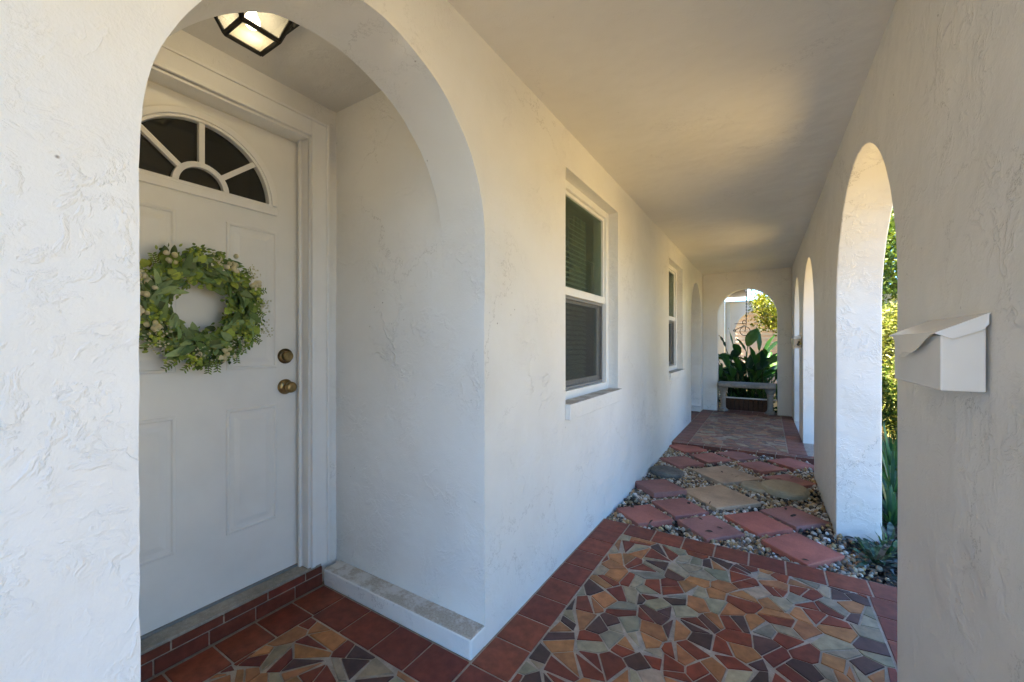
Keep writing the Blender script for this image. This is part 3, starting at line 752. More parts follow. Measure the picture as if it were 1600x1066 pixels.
# fern-like sprigs sticking out, each with paired leaflets
sp_p, sp_d, sp_n = [], [], []; stem = MB()
for k in range(14):
    a = random.uniform(0, 2 * math.pi); r0 = random.uniform(0.17, 0.20); b = Vector((random.uniform(.02, .05), r0 * math.cos(a), r0 * math.sin(a)))
    a2 = a - random.uniform(0.1, 0.9); d = Vector((random.uniform(0.0, .35), math.cos(a2), math.sin(a2))).normalized(); L = random.uniform(0.055, 0.085)
    stem.tube([b, b + d * L], 0.0012, 5)
    side = d.cross(Vector((1, 0, 0))).normalized()
    for q in range(7):
        for s_ in (-1, 1):
            sp_p.append(b + d * L * (0.25 + 0.75 * q / 6)); sp_d.append(side * s_ + d * 0.5); sp_n.append((1, 0, 0.2))
n = len(sp_p)
leaf_cloud('sprig_leaves', np.array(sp_p), np.array(sp_d), np.array(sp_n, float), 0.016, 0.006, np.tile([[0.17, 0.24, 0.05]], (n, 1)) * RNG.uniform(.7, 1.3, (n, 1)), M['wleaf'], wr)['kind'] = 'stuff'
stem.build('sprig_stems', M['bark'], wr)['kind'] = 'stuff'
def clusters(name, spec, pal, rr, per, spread):
    P_, C_ = [], []
    for (deg, r) in spec:
        a = R(deg); c0 = np.array([0.062, r * math.cos(a), r * math.sin(a)])
        k = per + random.randint(-2, 2)
        P_.append(c0 + RNG.normal(0, 1, (k, 3)) * np.array([0.35, 1, 1]) * spread); C_.append(np.array(pal)[RNG.integers(0, len(pal), k)])
    P_ = np.concatenate(P_); C_ = np.concatenate(C_)
    pebbles(name, P_, RNG.uniform(rr[0], rr[1], len(P_)), C_, M['berry'], True, wr, (0.9, 1.05))['kind'] = 'stuff'
clusters('cream_berries', [(165, .19), (190, .19), (205, .18), (30, .21), (62, .2), (150, .2), (-70, .2), (120, .19)], [(0.62, 0.55, 0.38), (0.55, 0.50, 0.30)], (.0085, .0115), 6, 0.014)
clusters('lime_berries', [(200, .16), (50, .18), (20, .2), (100, .2), (-35, .2), (-100, .21), (-140, .19)], [(0.36, 0.42, 0.05), (0.28, 0.36, 0.06)], (.005, .008), 14, 0.014)
clusters('white_blossoms', [(155, .21), (225, .2), (5, .22), (-50, .19), (75, .19), (-20, .24), (-95, .17), (40, .23), (215, .17), (172, .23)], [(0.66, 0.62, 0.48), (0.58, 0.54, 0.38), (0.50, 0.50, 0.30)], (.0022, .0042), 42, 0.017)

# ------------------------------------------------------------------ ceiling lantern
lt = thing('ceiling_lantern', 'lit black framed glass lantern fixed to the alcove ceiling', 'ceiling light', (-1.525, 0.722, 2.3995))
LA, LB, LH = 0.128, 0.060, 0.128
m = MB(); m.box((-LA, -LA, -0.016), (LA, LA, 0.0))
rim = []
for sgn in (-1, 1):
    for ax in (0, 1):
        a = Vector((LA * sgn, -LA, -0.020)) if ax == 0 else Vector((-LA, LA * sgn, -0.020)); b = Vector((LA * sgn, LA, -0.020)) if ax == 0 else Vector((LA, LA * sgn, -0.020))
        m.tube([a, b], 0.008, 6)
        for k in range(9):                                   # scalloped skirt
            p = a.lerp(b, (k + 0.5) / 9); inw = 0.010
            q = Vector((p.x - inw * sgn if ax == 0 else p.x, p.y if ax == 0 else p.y - inw * sgn, -0.030))
            d = (b - a).normalized() * 0.011
            m.prism([q - d + Vector((0, 0, .006)), q + d + Vector((0, 0, .006)), q + d * .5 - Vector((0, 0, .007)), q - d * .5 - Vector((0, 0, .007))], Vector((0.003 * sgn, 0, 0)) if ax == 0 else Vector((0, 0.003 * sgn, 0)))
m.build('canopy_plate', M['black'], lt)
m = MB()
cn = [(-1, -1), (1, -1), (1, 1), (-1, 1)]; LT = LA - 0.026
for i, (a, b) in enumerate(cn):
    a2, b2 = cn[(i + 1) % 4]
    m.tube([(a * LT, b * LT, -0.012), (a * LB, b * LB, -LH)], 0.0085, 6)
    m.tube([(a * LB, b * LB, -LH), (a2 * LB, b2 * LB, -LH)], 0.0090, 6)
m.build('frame', M['black'], lt)
def _lglass():
    k = NT('lantern_glass'); k.set((0.45, 0.43, 0.37), 0.12, k.bump(k.noise(26, 2), 0.5, 0.01), spec=0.6)
    tr = k.n('BsdfTransparent'); tr.inputs[0].default_value = (1, 0.97, 0.88, 1)
    tl = k.n('BsdfTranslucent'); tl.inputs[0].default_value = (0.40, 0.39, 0.34, 1)
    m1 = k.n('MixShader'); m1.inputs[0].default_value = 0.65; k.l(k.b.outputs[0], m1.inputs[1]); k.l(tl.outputs[0], m1.inputs[2])
    m2 = k.n('MixShader'); m2.inputs[0].default_value = 0.55; k.l(m1.outputs[0], m2.inputs[1]); k.l(tr.outputs[0], m2.inputs[2]); k.l(m2.outputs[0], k.out.inputs[0])
    return k.m
M['lglass'] = _lglass()
for i, (a, b) in enumerate(cn):
    a2, b2 = cn[(i + 1) % 4]; z0, z1 = -0.014, -LH
    m = MB(); m.add([(a * LT, b * LT, z0), (a2 * LT, b2 * LT, z0), (a2 * LB, b2 * LB, z1), (a * LB, b * LB, z1)], [(0, 1, 2, 3)]); m.build('glass_pane', M['lglass'], lt)
m = MB(); m.box((-LB + .003, -LB + .003, -LH), (LB - .003, LB - .003, -LH + 0.002)); m.build('glass_pane', M['lglass'], lt)
def m_emit(name, c, s_):
    k = NT(name); k.b.inputs['Emission Color'].default_value = (*c, 1); k.b.inputs['Emission Strength'].default_value = s_; return k.m
M['bulb'] = m_emit('lit_bulb', (1.0, 0.83, 0.56), 9.5)
m = MB(); m.lathe([(0.002, -0.098), (0.017, -0.092), (0.024, -0.078), (0.021, -0.062), (0.013, -0.046), (0.013, -0.032)], (0, 0, 0), 'Z', 20)
m.build('bulb', M['bulb'], lt, smooth=True)
m = MB(); m.lathe([(0.016, -0.034), (0.018, -0.011)], (0, 0, 0), 'Z', 16); m.build('bulb_socket', M['black'], lt)

# ------------------------------------------------------------------ sash windows
def sash_window(y0, y1, label):
    w = thing('sash_window', label, 'window', (-1.02, (y0 + y1) / 2, ZS), 0, 'sash windows in the house wall')
    H_ = ZT - ZS; h = (y1 - y0) / 2
    def B(mb, ya, yb, za, zb, xa, xb): mb.box((xa, ya, za), (xb, yb, zb))
    m = MB(); B(m, -h, -h + 0.045, 0, H_, -0.09, 0.0); B(m, h - 0.045, h, 0, H_, -0.09, 0.0)
    B(m, -h + .045, h - .045, H_ - 0.045, H_, -0.09, -0.0005); B(m, -h + .045, h - .045, 0.0, 0.05, -0.09, -0.0005)
    m.build('frame', M['vinyl'], w, bevel=0.003, seg=1)
    zm = 0.655
    up = MB(); B(up, -h + .046, h - .046, zm - 0.02, zm + 0.030, -0.055, -0.012); B(up, -h + .046, -h + .070, zm + .03, H_ - .046, -.055, -.018); B(up, h - .070, h - .046, zm + .03, H_ - .046, -.055, -.018)
    B(up, -h + .07, h - .07, H_ - .070, H_ - .046, -.055, -.0185)
    us = up.build('upper_sash', M['vinyl'], w, bevel=0.002, seg=1)
    m = MB(); B(m, -h + .069, h - .069, zm + .029, H_ - .069, -0.036, -0.032); m.build('pane', M['glass'], us)
    lo = MB(); B(lo, -h + .046, -h + .082, .051, zm - .021, -.080, -.058); B(lo, h - .082, h - .046, .051, zm - .021, -.080, -.058); B(lo, -h + .082, h - .082, .051, .100, -.080, -.0585); B(lo, -h + .082, h - .082, zm - .055, zm - .021, -.080, -.0585)
    ls = lo.build('lower_sash', M['vinyl'], w, bevel=0.002, seg=1)
    m = MB(); B(m, -h + .081, h - .081, .099, zm - .054, -0.072, -0.068); m.build('pane', M['glass'], ls)
    sc = MB(); B(sc, -h + .046, -h + .064, .051, zm - .021, -.040, -.030); B(sc, h - .064, h - .046, .051, zm - .021, -.040, -.030); B(sc, -h + .064, h - .064, .051, .069, -.040, -.0305); B(sc, -h + .064, h - .064, zm - .039, zm - .021, -.040, -.0305)
    sf = sc.build('screen_frame', M['grey_metal'], w)
    m = MB(); m.add([(-.035, -h + .063, .068), (-.035, h - .063, .068), (-.035, h - .063, zm - .038), (-.035, -h + .063, zm - .038)], [(0, 1, 2, 3)]); m.build('insect_screen', M['screen'], sf)
    bl = MB(); k = 0; z = H_ - 0.06
    while z > 0.06:
        mat = Matrix.Translation((-0.120, 0, z)) @ Matrix.Rotation(R(38), 4, 'Y')
        bl.box((-0.020, -h + .05, -0.0008), (0.020, h * 0.62, 0.0008), 0, (1, 1, 1), mat); z -= 0.034
    m = MB()
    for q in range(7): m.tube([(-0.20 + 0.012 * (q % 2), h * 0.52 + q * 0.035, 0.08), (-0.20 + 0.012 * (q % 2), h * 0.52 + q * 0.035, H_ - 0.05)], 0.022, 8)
    m.build('reflection_panel', M['reflection_panel'], w)['kind'] = 'stuff'  # green-grey panel added behind the glass to imitate a garden reflection
    b_ = bl.build('blind', M['blind'], w); b_['kind'] = 'stuff'
    m = MB(); m.box((0.0005, -h - 0.004, -0.088), (0.105, h + 0.010, 0.002)); s_ = m.build('sill', [M['stucco'], M['worn']], w, bevel=0.006)
    for p in s_.data.polygons:
        if p.normal.z > 0.8: p.material_index = 1
    return w
sash_window(*WIN[0], 'nearer white sash window beside the door alcove, blinds behind its upper pane')
sash_window(*WIN[1], 'farther white sash window near the end of the corridor')

# ------------------------------------------------------------------ wall mailbox
def mailbox(name, label, yc, zb, L, D, Hh):
    mb_ = thing(name, label, 'mailbox', (awx(yc) - 0.001, yc, zb), AWA)
    h = L / 2; zf = Hh * 0.755
    m = MB(); m.prism([(-0.004, -h, 0), (-D, -h, 0), (-D, -h, zf - 0.004), (-0.004, -h, Hh - 0.004)], (0, L, 0)); m.build('body', M['white_metal'], mb_, bevel=0.003, seg=2)
    t = 0.0020; e = 0.006
    m = MB(); m.box((-0.0042, -h + 0.02, 0.02), (0.002, h - 0.02, Hh - 0.03)); m.build('back_bracket', M['black'], mb_)
    ld = MB()
    a = [(0.0, -h - e, Hh), (-D - 0.010, -h - e, zf), (-D - 0.010, h + e, zf), (0.0, h + e, Hh)]
    ld.prism(a, (0, 0, 0.0022))
    for s_ in (-1, 1):          # folded side flaps
        y = s_ * (h + e)
        yo = y + s_ * 0.004; ld.prism([(-0.002, y, Hh), (-D - 0.010, y, zf), (-D + 0.016, yo, zf - 0.012), (-0.012, yo, Hh - 0.034), (-0.004, yo, Hh - 0.022)], (0, -s_ * t, 0))
    # curved front flap with a pull tab
    cur = []; n = 18
    for i in range(n + 1):
        y = -h - e + (2 * h + 2 * e) * i / n; q = abs(y) / (h + e)
        dp = 0.046 * (0.5 + 0.5 * math.cos(math.pi * min(1, max(0, (q - 0.12) / 0.85)))) * Hh / 0.164
        cur.append((y, dp))
    vs, fs = [], []
    for (y, dp) in cur: vs += [(-D - 0.0100, y, zf + .001), (-D - 0.0100 - 0.10 * dp, y, zf - dp)]
    fs = [(2 * i, 2 * i + 1, 2 * i + 3, 2 * i + 2) for i in range(n)]
    k = len(vs); vs += [(x + t, y, z) for x, y, z in vs]; fs += [tuple(q + k for q in f[::-1]) for f in fs]
    fs += [(2 * i + 1, k + 2 * i + 1, k + 2 * i + 3, 2 * i + 3) for i in range(n)]
    ld.add(vs, fs); lo = ld.build('lid', M['white_metal'], mb_)
    w = 0.030 * L / 0.36; b = 0.046 * Hh / 0.164; tb = MB()
    tb.prism([(-D - 0.0145, -w, zf - b + .002), (-D - 0.0145, w, zf - b + .002), (-D - 0.024, w * .85, zf - b - .010), (-D - 0.024, -w * .85, zf - b - .010)], (0.002, 0, 0.001)); tb.build('pull_tab', M['white_metal'], lo)
    return mb_
mailbox('mailbox', 'large white metal mailbox with a flip lid on the near arcade pier', 1.414, 1.098, 0.360, 0.072, 0.164)
m2 = mailbox('mailbox', 'small cream mailbox with a painted flower, on the far arcade pier', 6.02, 1.140, 0.30, 0.080, 0.165)
m = MB(); pl = -0.156
m.box((-0.078, pl, 0.012), (-0.004, pl + 0.003, 0.118), 0, (0.55, 0.43, 0.30))
m.box((-0.078, pl - .001, 0.012), (-0.072, pl + 0.003, 0.118), 0, (0.45, 0.33, 0.2))
for (cx, cz, r, c) in ((-.036, .05, .016, (0.06, .04, .02)), (-.030, .078, .013, (0.10, .06, .02)), (-.018, .060, .015, (0.45, .33, .05)), (-.034, .048, .007, (.5, .35, .1)), (-.022, .085, .008, (.45, .33, .05))):
    m.prism([(cx + r * math.cos(R(k * 36)), pl - .002, cz + r * math.sin(R(k * 36))) for k in range(10)], (0, .004, 0), 0, c)
m.build('painted_flower', m_attr('mailbox_picture', 0.5, var=0.1), m2)

# ------------------------------------------------------------------ cement bench in the end arch
bn = thing('garden_bench', 'low grey cast cement bench on two turned pedestals in the end arch', 'bench', (-0.286, 7.80, Z2))
m = MB(); pr = []
for i in range(9): a = math.pi / 2 + math.pi * i / 8; pr.append((-0.412, -0.13 + 0.041 * math.cos(a), 0.458 + 0.041 * math.sin(a)))
for i in range(9): a = -math.pi / 2 + math.pi * i / 8; pr.append((-0.412, 0.13 + 0.041 * math.cos(a), 0.458 + 0.041 * math.sin(a)))
m.prism(pr, (0.824, 0, 0)); m.build('seat', M['cement'], bn, bevel=0.012, seg=2, angle=60)
for sx in (-0.345, 0.335):
    m = MB(); m.lathe([(0.072, 0.001), (0.074, 0.03), (0.066, 0.042), (0.050, 0.055), (0.042, 0.075), (0.040, 0.12), (0.043, 0.22), (0.045, 0.29), (0.056, 0.305), (0.050, 0.32), (0.060, 0.345), (0.074, 0.375), (0.078, 0.417)], (sx, 0, 0), 'Z', 20)
    m.build('pedestal', M['cement'], bn, smooth=False)
m = MB(); m.tube([(-0.42, 0.10, 0.225), (0.42, 0.10, 0.225)], 0.012, 8); m.build('stretcher', M['white_metal'], bn)

# ------------------------------------------------------------------ planter and big leaved plant behind the end arch
pt = thing('planter_box', 'low brown ribbed brick planter behind the bench', 'planter', (-0.27, 8.45, -0.135))
m = MB()
for k in range(10): m.box((-0.36 + k * 0.072, -0.20, 0), (-0.36 + k * 0.072 + 0.066, -0.155, 0.37), 0)
m.build('brick_front', M['brick'], pt, bevel=0.006, seg=1)
m = MB(); m.box((-0.36, -0.154, 0), (0.354, 0.25, 0.32)); m.build('soil_fill', M['soil'], pt)

def blade(mb, base, tip_dir, L, Wd, bend, roll, col, pet, pet_dir, segs=9):
    """petiole then a paddle blade with a folded midrib"""
    b = Vector(base); p1 = b + Vector(pet_dir) * pet
    d = Vector(tip_dir).normalized()
    mid = b.lerp(p1, 0.5) + Vector((0, 0, 0.04 * pet))
    pts = [b, mid, p1]
    stem_pts = [b * (1 - t) ** 2 + mid * 2 * t * (1 - t) + p1 * t * t for t in [i / 5 for i in range(6)]]
    mb.tube(stem_pts, [0.012, 0.011, 0.010, 0.009, 0.008, 0.007], 6, 0, tuple(c * 1.0 for c in col))
    side = d.cross(Vector((0, 0, 1)))
    if side.length < 1e-3: side = Vector((1, 0, 0))
    side.normalize(); side = Matrix.Rotation(roll, 3, d) @ side
    nrm = side.cross(d).normalized()
    vs = []; cs = 5
    for i in range(segs + 1):
        t = i / segs; c = p1 + d * (L * t) + Vector((0, 0, -1)) * (bend * L * t * t)
        w = Wd * math.sin(math.pi * min(1, t * 0.93 + 0.05)) ** 0.75 * (1 if t < 0.97 else 0.35)
        for j in range(cs):
            s_ = (j / (cs - 1) - 0.5) * 2
            vs.append(c + side * (s_ * w / 2) + nrm * (abs(s_) * w * 0.20 + 0.006 * math.sin(t * 16 + s_ * 3)))
    fs = [(i * cs + j, i * cs + j + 1, (i + 1) * cs + j + 1, (i + 1) * cs + j) for i in range(segs) for j in range(cs - 1)]
    mb.add(vs, fs, 0, col)
st = thing('bird_of_paradise_plant', 'dense dark green paddle leaved plant framed by the end arch', 'plant', (-0.28, 8.75, -0.135))
def px(px_, py_, y):                     # measured spot in the photo at a known distance, in plant coordinates
    u = (px_ - 800) / 635.0; x = -.531 + .8474 * u; yy = .8474 + .531 * u; t = y / yy
    return Vector((x * t + 0.28, y - 8.75, 1.2 + (537 - py_) / 635.0 * t + 0.135))
GR = [(0.025, 0.075, 0.022), (0.036, 0.110, 0.026), (0.020, 0.060, 0.028), (0.075, 0.180, 0.034), (0.022, 0.062, 0.030), (0.06, 0.15, 0.03)]
MAIN = [  # blade base, blade tip (photo spots), distance, width, roll
    (1168, 541, 1186, 511, 8.6, 0.16, 1.3), (1150, 566, 1137, 508, 8.7, 0.085, 0.3), (1166, 550, 1149, 527, 8.75, 0.075, 0.8), (1186, 548, 1181, 508, 8.9, 0.10, 0.2),
    (1188, 566, 1213, 519, 8.6, 0.12, 0.7), (1196, 556, 1222, 530, 8.8, 0.13, 0.6), (1134, 545, 1122, 522, 8.6, 0.11, 0.4), (1140, 556, 1120, 560, 8.5, 0.10, 1.2),
    (1153, 580, 1146, 545, 8.5, 0.09, 0.2), (1170, 585, 1176, 548, 8.5, 0.10, 0.5), (1195, 575, 1222, 556, 8.5, 0.13, 1.0), (1180, 578, 1203, 565, 8.5, 0.12, 1.2),
    (1190, 590, 1219, 578, 8.5, 0.10, 0.7), (1126, 590, 1128, 565, 8.6, 0.06, 0.3), (1160, 592, 1157, 560, 8.55, 0.08, 0.3), (1175, 600, 1172, 566, 8.55, 0.08, 0.2),
    (1198, 604, 1213, 583, 8.6, 0.09, 0.6), (1134, 600, 1121, 588, 8.5, 0.05, 0.6)]
random.seed(41)
for (bx_, by_, tx_, ty_, yd, wd, rl) in MAIN:
    b = px(bx_, by_, yd); t = px(tx_, ty_, yd + random.uniform(-.1, .1)); root = Vector((random.uniform(-.12, .12) + b.x * 0.35, random.uniform(-.12, .08), 0.3))
    mb = MB(); d = t - b; L = d.length; wd *= 1.3; pd = (b - root); col = random.choice(GR)
    blade(mb, root, d + Vector((0, 0, 0.08 * L)), L, wd, 0.08, rl, jcol(col, .2), pd.length, pd.normalized()); mb.build('leaf', M['leaf_thick'], st, smooth=True, fix=False)
extra = MB()
for k in range(112):
    a = random.uniform(0, 2 * math.pi); el = random.uniform(0.80, 1.5); root = Vector((random.uniform(-.34, .34), random.uniform(-.15, .25), 0.22))
    pd = Vector((math.cos(a) * math.cos(el), math.sin(a) * math.cos(el), math.sin(el))); pl_ = random.uniform(0.18, 0.78) if k < 76 else random.uniform(0.5, 0.95)
    td = Vector((math.cos(a) * 0.6, math.sin(a) * 0.6, random.uniform(0.3, 1.3)))
    mb = MB() if k < 76 else extra; blade(mb, root, td, random.uniform(0.30, 0.46), random.uniform(.08, .15), random.uniform(.05, .35), random.uniform(-.8, .8), jcol(random.choice(GR), .3), pl_, pd)
    if k < 76: mb.build('leaf', M['leaf_thick'], st, smooth=True, fix=False)
extra.build('dense_leaves', M['leaf_thick'], st, smooth=True, fix=False)['kind'] = 'stuff'
n = 700                                        # low dark undergrowth round the planter
pos = np.stack([RNG.uniform(-1.0, 0.9, n), RNG.uniform(8.3, 9.8, n), RNG.uniform(-0.1, 0.32, n)], 1)
dr = np.stack([RNG.normal(0, 1, n), RNG.normal(0, 1, n), RNG.uniform(0, 1.2, n)], 1)
tag(leaf_cloud('ground_cover', pos, dr, np.stack([RNG.normal(0, .5, n), RNG.normal(0, .5, n), np.ones(n)], 1), RNG.uniform(.06, .16, n), RNG.uniform(.02, .05, n),
    np.array([(0.025, 0.06, 0.02), (0.05, 0.10, 0.02), (0.03, 0.045, 0.025)])[RNG.integers(0, 3, n)], M['leaf']), 'low dark green undergrowth behind the bench', 'ground cover', kind='stuff')

# dark metal garden frame and blue pot seen between the leaves
gf = thing('metal_plant_stand', 'dark metal plant stand left of the big leaved plant behind the bench', 'plant stand', (-0.80, 8.62, -0.135))
for (dx, dy) in ((0.0, 0), (0.20, 0), (0.0, 0.2), (0.20, 0.2)):
    m = MB(); m.tube([(dx, dy, 0), (dx, dy, 0.86)], 0.011, 6); m.build('leg', M['black'], gf)
for z in (0.60, 0.85):
    m = MB(); m.tube([(0, 0, z), (.20, 0, z), (.20, .2, z), (0, .2, z), (0, 0, z)], 0.011, 6); m.build('rail', M['black'], gf)
bp = MB(); bp.lathe([(0.10, 0), (0.15, 0.10), (0.19, 0.3), (0.20, 0.48), (0.17, 0.62), (0.19, 0.66), (0.17, 0.66), (0.15, 0.60)], (0, 0, 0), 'Z', 28)
o = bp.build('glazed_pot', M['blue'], smooth=True); o.location = (0.34, 8.95, -0.135); tag(o, 'tall blue glazed pot half hidden at the right of the big leaved plant', 'pot')

# hanging bicycle ornament
bo = thing('bicycle_ornament', 'dark metal high wheel bicycle ornament hanging on a chain in the end arch', 'ornament', (-0.325, 8.25, 1.42))
def ring(mb, c, r, w, n=28): mb.tube([(c[0] + r * math.cos(2 * math.pi * i / n), c[1], c[2] + r * math.sin(2 * math.pi * i / n)) for i in range(n + 1)], w, 6)
m = MB(); ring(m, (0, 0, 0), 0.078, 0.0065)
for k in range(4):
    a = math.pi * k / 4; m.tube([(-.076 * math.cos(a), 0, -.076 * math.sin(a)), (.076 * math.cos(a), 0, .076 * math.sin(a))], 0.0014, 4)
m.build('big_wheel', M['black'], bo)
m = MB(); ring(m, (-0.158, 0, 0.012), 0.020, 0.006, 16); m.lathe([(0.022, -0.005), (0.022, 0.005)], (-0.158, 0, 0.012)); m.build('small_wheel', M['black'], bo)
m = MB()
m.tube([(0.0, 0, 0.0), (0.012, 0, 0.07), (0.022, 0, 0.150)], 0.0065, 6)
m.tube([(-0.158, 0, 0.015)] + [(-0.14 + 0.145 * math.sin(a), 0, 0.015 + 0.085 * math.sin(a * 0.98) + 0.01) for a in [i / 10 * math.pi / 2 for i in range(1, 11)]], 0.0065, 6)
m.tube([(-0.160, 0, 0.132), (0.024, 0, 0.132)], 0.006, 6)
m.tube([(0.022 - 0.035 + 0.035 * math.cos(a) * (1 - i / 40), 0, 0.150 + 0.040 * math.sin(a)) for i, a in enumerate([k / 14 * 4.2 for k in range(15)])], 0.006, 6)
m.build('frame', M['black'], bo)
m = MB(); z = 0.19; k = 0
while z < 1.03:
    m.tube([(0.022 + (0.007 * math.cos(a) if k % 2 else 0), 0.007 * math.cos(a) if not k % 2 else 0, z + 0.017 * math.sin(a)) for a in [i / 8 * 2 * math.pi for i in range(9)]], 0.0042, 5); z += 0.026; k += 1
m.tube([(0.022, 0, 1.03), (0.022, -0.02, 1.07)], 0.003, 5)
m.build('chain', M['black'], bo)

# neighbouring wing beyond: cream arch wall, siding, roof edge, downspout
nb = thing('neighbour_house', 'cream house wing beyond the plant with an arched porch and pinkish siding inside', 'house', (0, 12.2, 0))
o = solid('porch_wall', (-0.945, 12.2, -0.14), (5.0, 12.4, 2.27), M['stucco_far'])
carve(o, [arch_cut_y(-0.71, 0.60, -0.2, 1.48, 0.62, 12.0, 12.7, seed=31), arch_cut_y(1.4, 2.7, -0.2, 1.48, 0.62, 12.0, 12.7, seed=32)], 0.01, 2)
o.parent = nb; o.location = (0, -12.2, 0)
m = MB()
for k in range(22): m.prism([(-0.945, 1.3, -0.14 + k * 0.115), (-0.945, 1.262, -0.14 + k * 0.115), (-0.945, 1.29, -0.14 + (k + 1) * 0.115 - .002), (-0.945, 1.3, -0.14 + (k + 1) * 0.115 - .002)], (6, 0, 0))
m.build('siding', M['siding'], nb)
m = MB(); m.box((-0.94, -0.04, 2.272), (5.05, 3.2, 2.31)); m.build('roof', M['stucco_far'], nb)
m = MB(); m.box((-0.90, -0.075, -0.14), (-0.82, -0.005, 2.26)); m.box((-0.91, -0.08, 1.45), (-0.81, -0.004, 1.48)); m.build('downspout', M['vinyl'], nb, bevel=0.006)

# ------------------------------------------------------------------ trees, hedge and planting
def crown_points(n, c, r, seed, shell=0.55):
    """leaf spots gathered in clumps through an uneven crown"""
    rg = np.random.default_rng(seed); k = max(12, n // 90)
    cd = rg.normal(size=(k, 3)); cd /= np.linalg.norm(cd, axis=1, keepdims=True)
    cc = cd * (shell + (1 - shell) * rg.uniform(0, 1, (k, 1)) ** 0.6) * np.array(r)
    i = rg.integers(0, k, n)
    return cc[i] + rg.normal(0, 1, (n, 3)) * np.array(r) * 0.16 + np.array(c), rg
def tree(name, label, loc, trunk_h, r, n, pal, size, seed):
    t = thing(name, label, 'tree', loc)
    m = MB(); m.tube([(0, 0, 0), (0.03, 0.02, trunk_h * .5), (0.0, 0.05, trunk_h), (0.02, 0.04, trunk_h + r[2] * .8)], [0.10 * r[0], 0.08 * r[0], 0.065 * r[0], 0.02 * r[0]], 10)
    rd = random.Random(seed)
    for k in range(6):
        a = k * 1.05 + rd.uniform(-.3, .3); e = Vector((math.cos(a) * r[0] * .7, math.sin(a) * r[1] * .7, trunk_h + r[2] * rd.uniform(.5, 1.3)))
        s_ = Vector((0, 0.04, trunk_h * rd.uniform(.75, 1.0))); m.tube([s_, s_.lerp(e, .5) + Vector((0, 0, .08)), e], [0.04 * r[0], 0.028 * r[0], 0.01 * r[0]], 6)
    m.build('trunk', M['bark'], t)
    p, rg = crown_points(n, (0, 0, trunk_h + r[2]), r, seed)
    d = rg.normal(size=(n, 3)); d[:, 2] -= .2
    leaf_cloud('crown', p, d, rg.normal(size=(n, 3)) + np.array([0, 0, 1.0]), rg.uniform(size * .7, size * 1.3, n), rg.uniform(size * .35, size * .6, n), np.array(pal)[rg.integers(0, len(pal), n)], M['leaf'], t)
    return t
LIME = [(0.20, 0.23, 0.02), (0.28, 0.28, 0.025), (0.14, 0.18, 0.02), (0.32, 0.29, 0.03)]
MID = [(0.08, 0.14, 0.02), (0.12, 0.18, 0.03), (0.05, 0.10, 0.02), (0.16, 0.20, 0.04)]
tree('ornamental_tree', 'small yellow green sunlit tree in front of the cream porch wall', (0.46, 10.2, GZ - .06), 1.55, (0.66, 0.6, 0.56), 6500, LIME, 0.06, 3)
tree('shade_tree', 'bright green tree rising above the clipped hedge outside the arches', (2.9, 13.0, GZ - .06), 1.7, (1.7, 1.9, 1.6), 22000, [(0.14, 0.20, 0.025), (0.20, 0.25, 0.03), (0.09, 0.15, 0.02)], 0.10, 5)
tree('shade_tree', 'rounded green tree standing in the lawn across from the arches', (6.5, 7.5, GZ - .06), 1.9, (2.2, 2.2, 1.7), 6000, MID, 0.14, 9)
def hedge(name, label, x0, x1, y0, y1, h, n, pal, size, seed):
    rg = np.random.default_rng(seed); t = thing(name, label, 'hedge', ((x0 + x1) / 2, (y0 + y1) / 2, GZ - .06))
    q = rg.uniform(0, 1, (n, 3)); side = rg.integers(0, 5, n); p = q.copy()
    p[side == 0, 0] = 0; p[side == 1, 0] = 1; p[side == 2, 1] = 0; p[side >= 3, 2] = 1
    p[side == 4, 2] = 0.93; p[(side == 4), 0] = 0
    p[side == 4, 2] = rg.uniform(0, 1, (side == 4).sum())
    P_ = (p - np.array([.5, .5, 0])) * np.array([x1 - x0, y1 - y0, h])
    # lumpy face
    lump = np.array([mnoise.noise(Vector((a * 2.2, b * 2.2, c * 2.2))) for a, b, c in P_])[:, None]
    out = (p - .5) * 2; out[np.abs(out) < .99] = 0
    P_ = P_ + out * lump * 0.14 + rg.normal(0, .035, (n, 3))
    d = rg.normal(size=(n, 3)) * .7 + out + np.array([0, 0, .5])
    leaf_cloud('foliage', P_, d, rg.normal(size=(n, 3)) * .6 + out + np.array([0, 0, .6]), rg.uniform(size * .7, size * 1.3, n), rg.uniform(size * .4, size * .65, n), np.array(pal)[rg.integers(0, len(pal), n)] * rg.uniform(.7, 1.2, (n, 1)), M['leaf'], t)
    m = MB(); k = int((y1 - y0) / 0.45)
    for i in range(k):
        y = (i + .5) / k * (y1 - y0) - (y1 - y0) / 2; m.tube([(0, y, 0), (0.05, y + .05, h * .45), (-0.1, y, h * .8)], [.02, .015, .006], 5)
    m.build('stems', M['bark'], t)
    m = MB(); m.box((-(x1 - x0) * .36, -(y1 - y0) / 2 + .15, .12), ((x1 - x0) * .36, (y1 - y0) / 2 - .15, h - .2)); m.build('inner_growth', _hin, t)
    return t
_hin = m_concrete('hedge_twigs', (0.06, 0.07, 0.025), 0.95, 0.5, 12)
hedge('hedge', 'tall clipped yellow green hedge outside the arches', 1.52, 2.6, 6.4, 12.0, 1.85, 52000, [(0.32, 0.34, 0.08), (0.40, 0.40, 0.12), (0.22, 0.26, 0.06), (0.48, 0.46, 0.20), (0.14, 0.18, 0.04)], 0.048, 8)

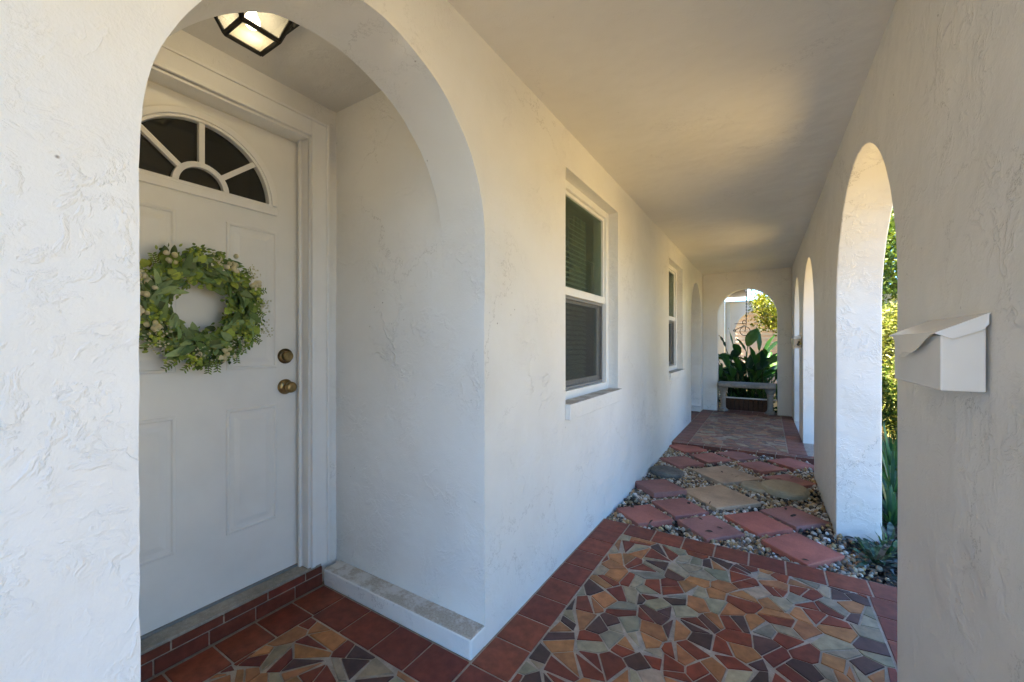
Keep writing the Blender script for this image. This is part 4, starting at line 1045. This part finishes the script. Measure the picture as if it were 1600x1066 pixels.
def strap_plant(name, label, loc, n, L, Wd, pal, el=(0.3, 1.3), seed=0, mott=False):
    rd = random.Random(seed); mb = MB()
    for k in range(n):
        a = rd.uniform(0, 2 * math.pi); e = rd.uniform(*el); l_ = rd.uniform(*L); w = rd.uniform(*Wd); col = jcol(rd.choice(pal), .25)
        d = Vector((math.cos(a) * math.cos(e), math.sin(a) * math.cos(e), math.sin(e))); s_ = Vector((-math.sin(a), math.cos(a), 0)); vs = []; sg = 7
        for i in range(sg + 1):
            t = i / sg; c = d * l_ * t + Vector((0, 0, -0.55 * l_ * t * t * math.cos(e) * rd.uniform(.8, 1.2))); ww = w * (0.55 + 0.9 * t) * (1 - t ** 2.5) + 0.001
            u = Vector((0, 0, 1)) * ww * .18
            vs += [c - s_ * ww / 2 + u, c, c + s_ * ww / 2 + u]
            vs[-3:] = [Vector((q.x, q.y, max(q.z, 0.012))) for q in vs[-3:]]
        for i in range(sg):
            cc = col if not mott or i % 2 else tuple(min(1, x * 1.9 + .03) for x in col)
            mb.add(vs[i * 3:i * 3 + 6], [(0, 1, 4, 3), (1, 2, 5, 4)], 0, cc)
    o = mb.build(name, M['leaf_thick'], smooth=True, fix=True); o.location = loc
    return tag(o, label, 'plant')
DG = [(0.045, 0.12, 0.045), (0.07, 0.17, 0.05), (0.035, 0.09, 0.05), (0.10, 0.20, 0.05)]
strap_plant('bromeliad', 'dark rosette plant with mottled pointed leaves at the foot of the arch pier', (0.515, 3.00, GZ + .03), 26, (.17, .29), (.030, .046), [(0.03, 0.055, 0.028), (0.05, 0.055, 0.045), (0.03, 0.07, 0.03)], (0.25, 1.1), 1, True)
strap_plant('bromeliad', 'grey mottled rosette plant just behind the front rosette by the pier', (0.665, 3.42, GZ + .03), 20, (.15, .27), (.03, .045), [(0.04, 0.065, 0.04), (0.06, 0.07, 0.055)], (0.35, 1.2), 2, True)
k = 0
for (x, y, hh, nn, lab) in [(0.72, 3.70, .32, 40, 'leafy green clump outside the arch, nearest behind the mottled rosettes'), (0.86, 4.42, .52, 46, 'tall arching green clump in the shade outside the arch'),
                        (0.99, 5.08, .55, 50, 'broad arching green clump halfway to the hedge'), (1.13, 5.85, .50, 44, 'farthest green strappy clump, beside the sunlit ground at the hedge foot'), (0.60, 3.17, .20, 18, 'thin grassy tuft touching the arch pier foot')]:
    k += 1; strap_plant('strap_leaf_plant', lab, (x, y, GZ + .02 if y < 5.2 else GZ - .06), int(nn * 1.9), (hh * .55, hh * 1.2), (.010, .030), DG, (0.45, 1.45), 20 + k)

n = 2600; rg = np.random.default_rng(77); sh = thing('shrub', 'dark leafy shrub just outside the farthest arch of the arcade wall', 'shrub', (1.05, 6.95, GZ - .06))
p, rg = crown_points(n, (0, 0, 0.62), (.36, .55, .55), 77, 0.5)
leaf_cloud('foliage', p, rg.normal(size=(n, 3)), rg.normal(size=(n, 3)) + np.array([0, 0, .8]), rg.uniform(.04, .08, n), rg.uniform(.02, .04, n), np.array(MID)[rg.integers(0, 4, n)], M['leaf'], sh)
m = MB()
for q in range(5): m.tube([(0, 0, 0), (.1 * math.cos(q * 1.3), .15 * math.sin(q * 1.3), .35), (.22 * math.cos(q * 1.3), .35 * math.sin(q * 1.3), .8)], [.018, .013, .005], 6)
m.build('stems', M['bark'], sh)
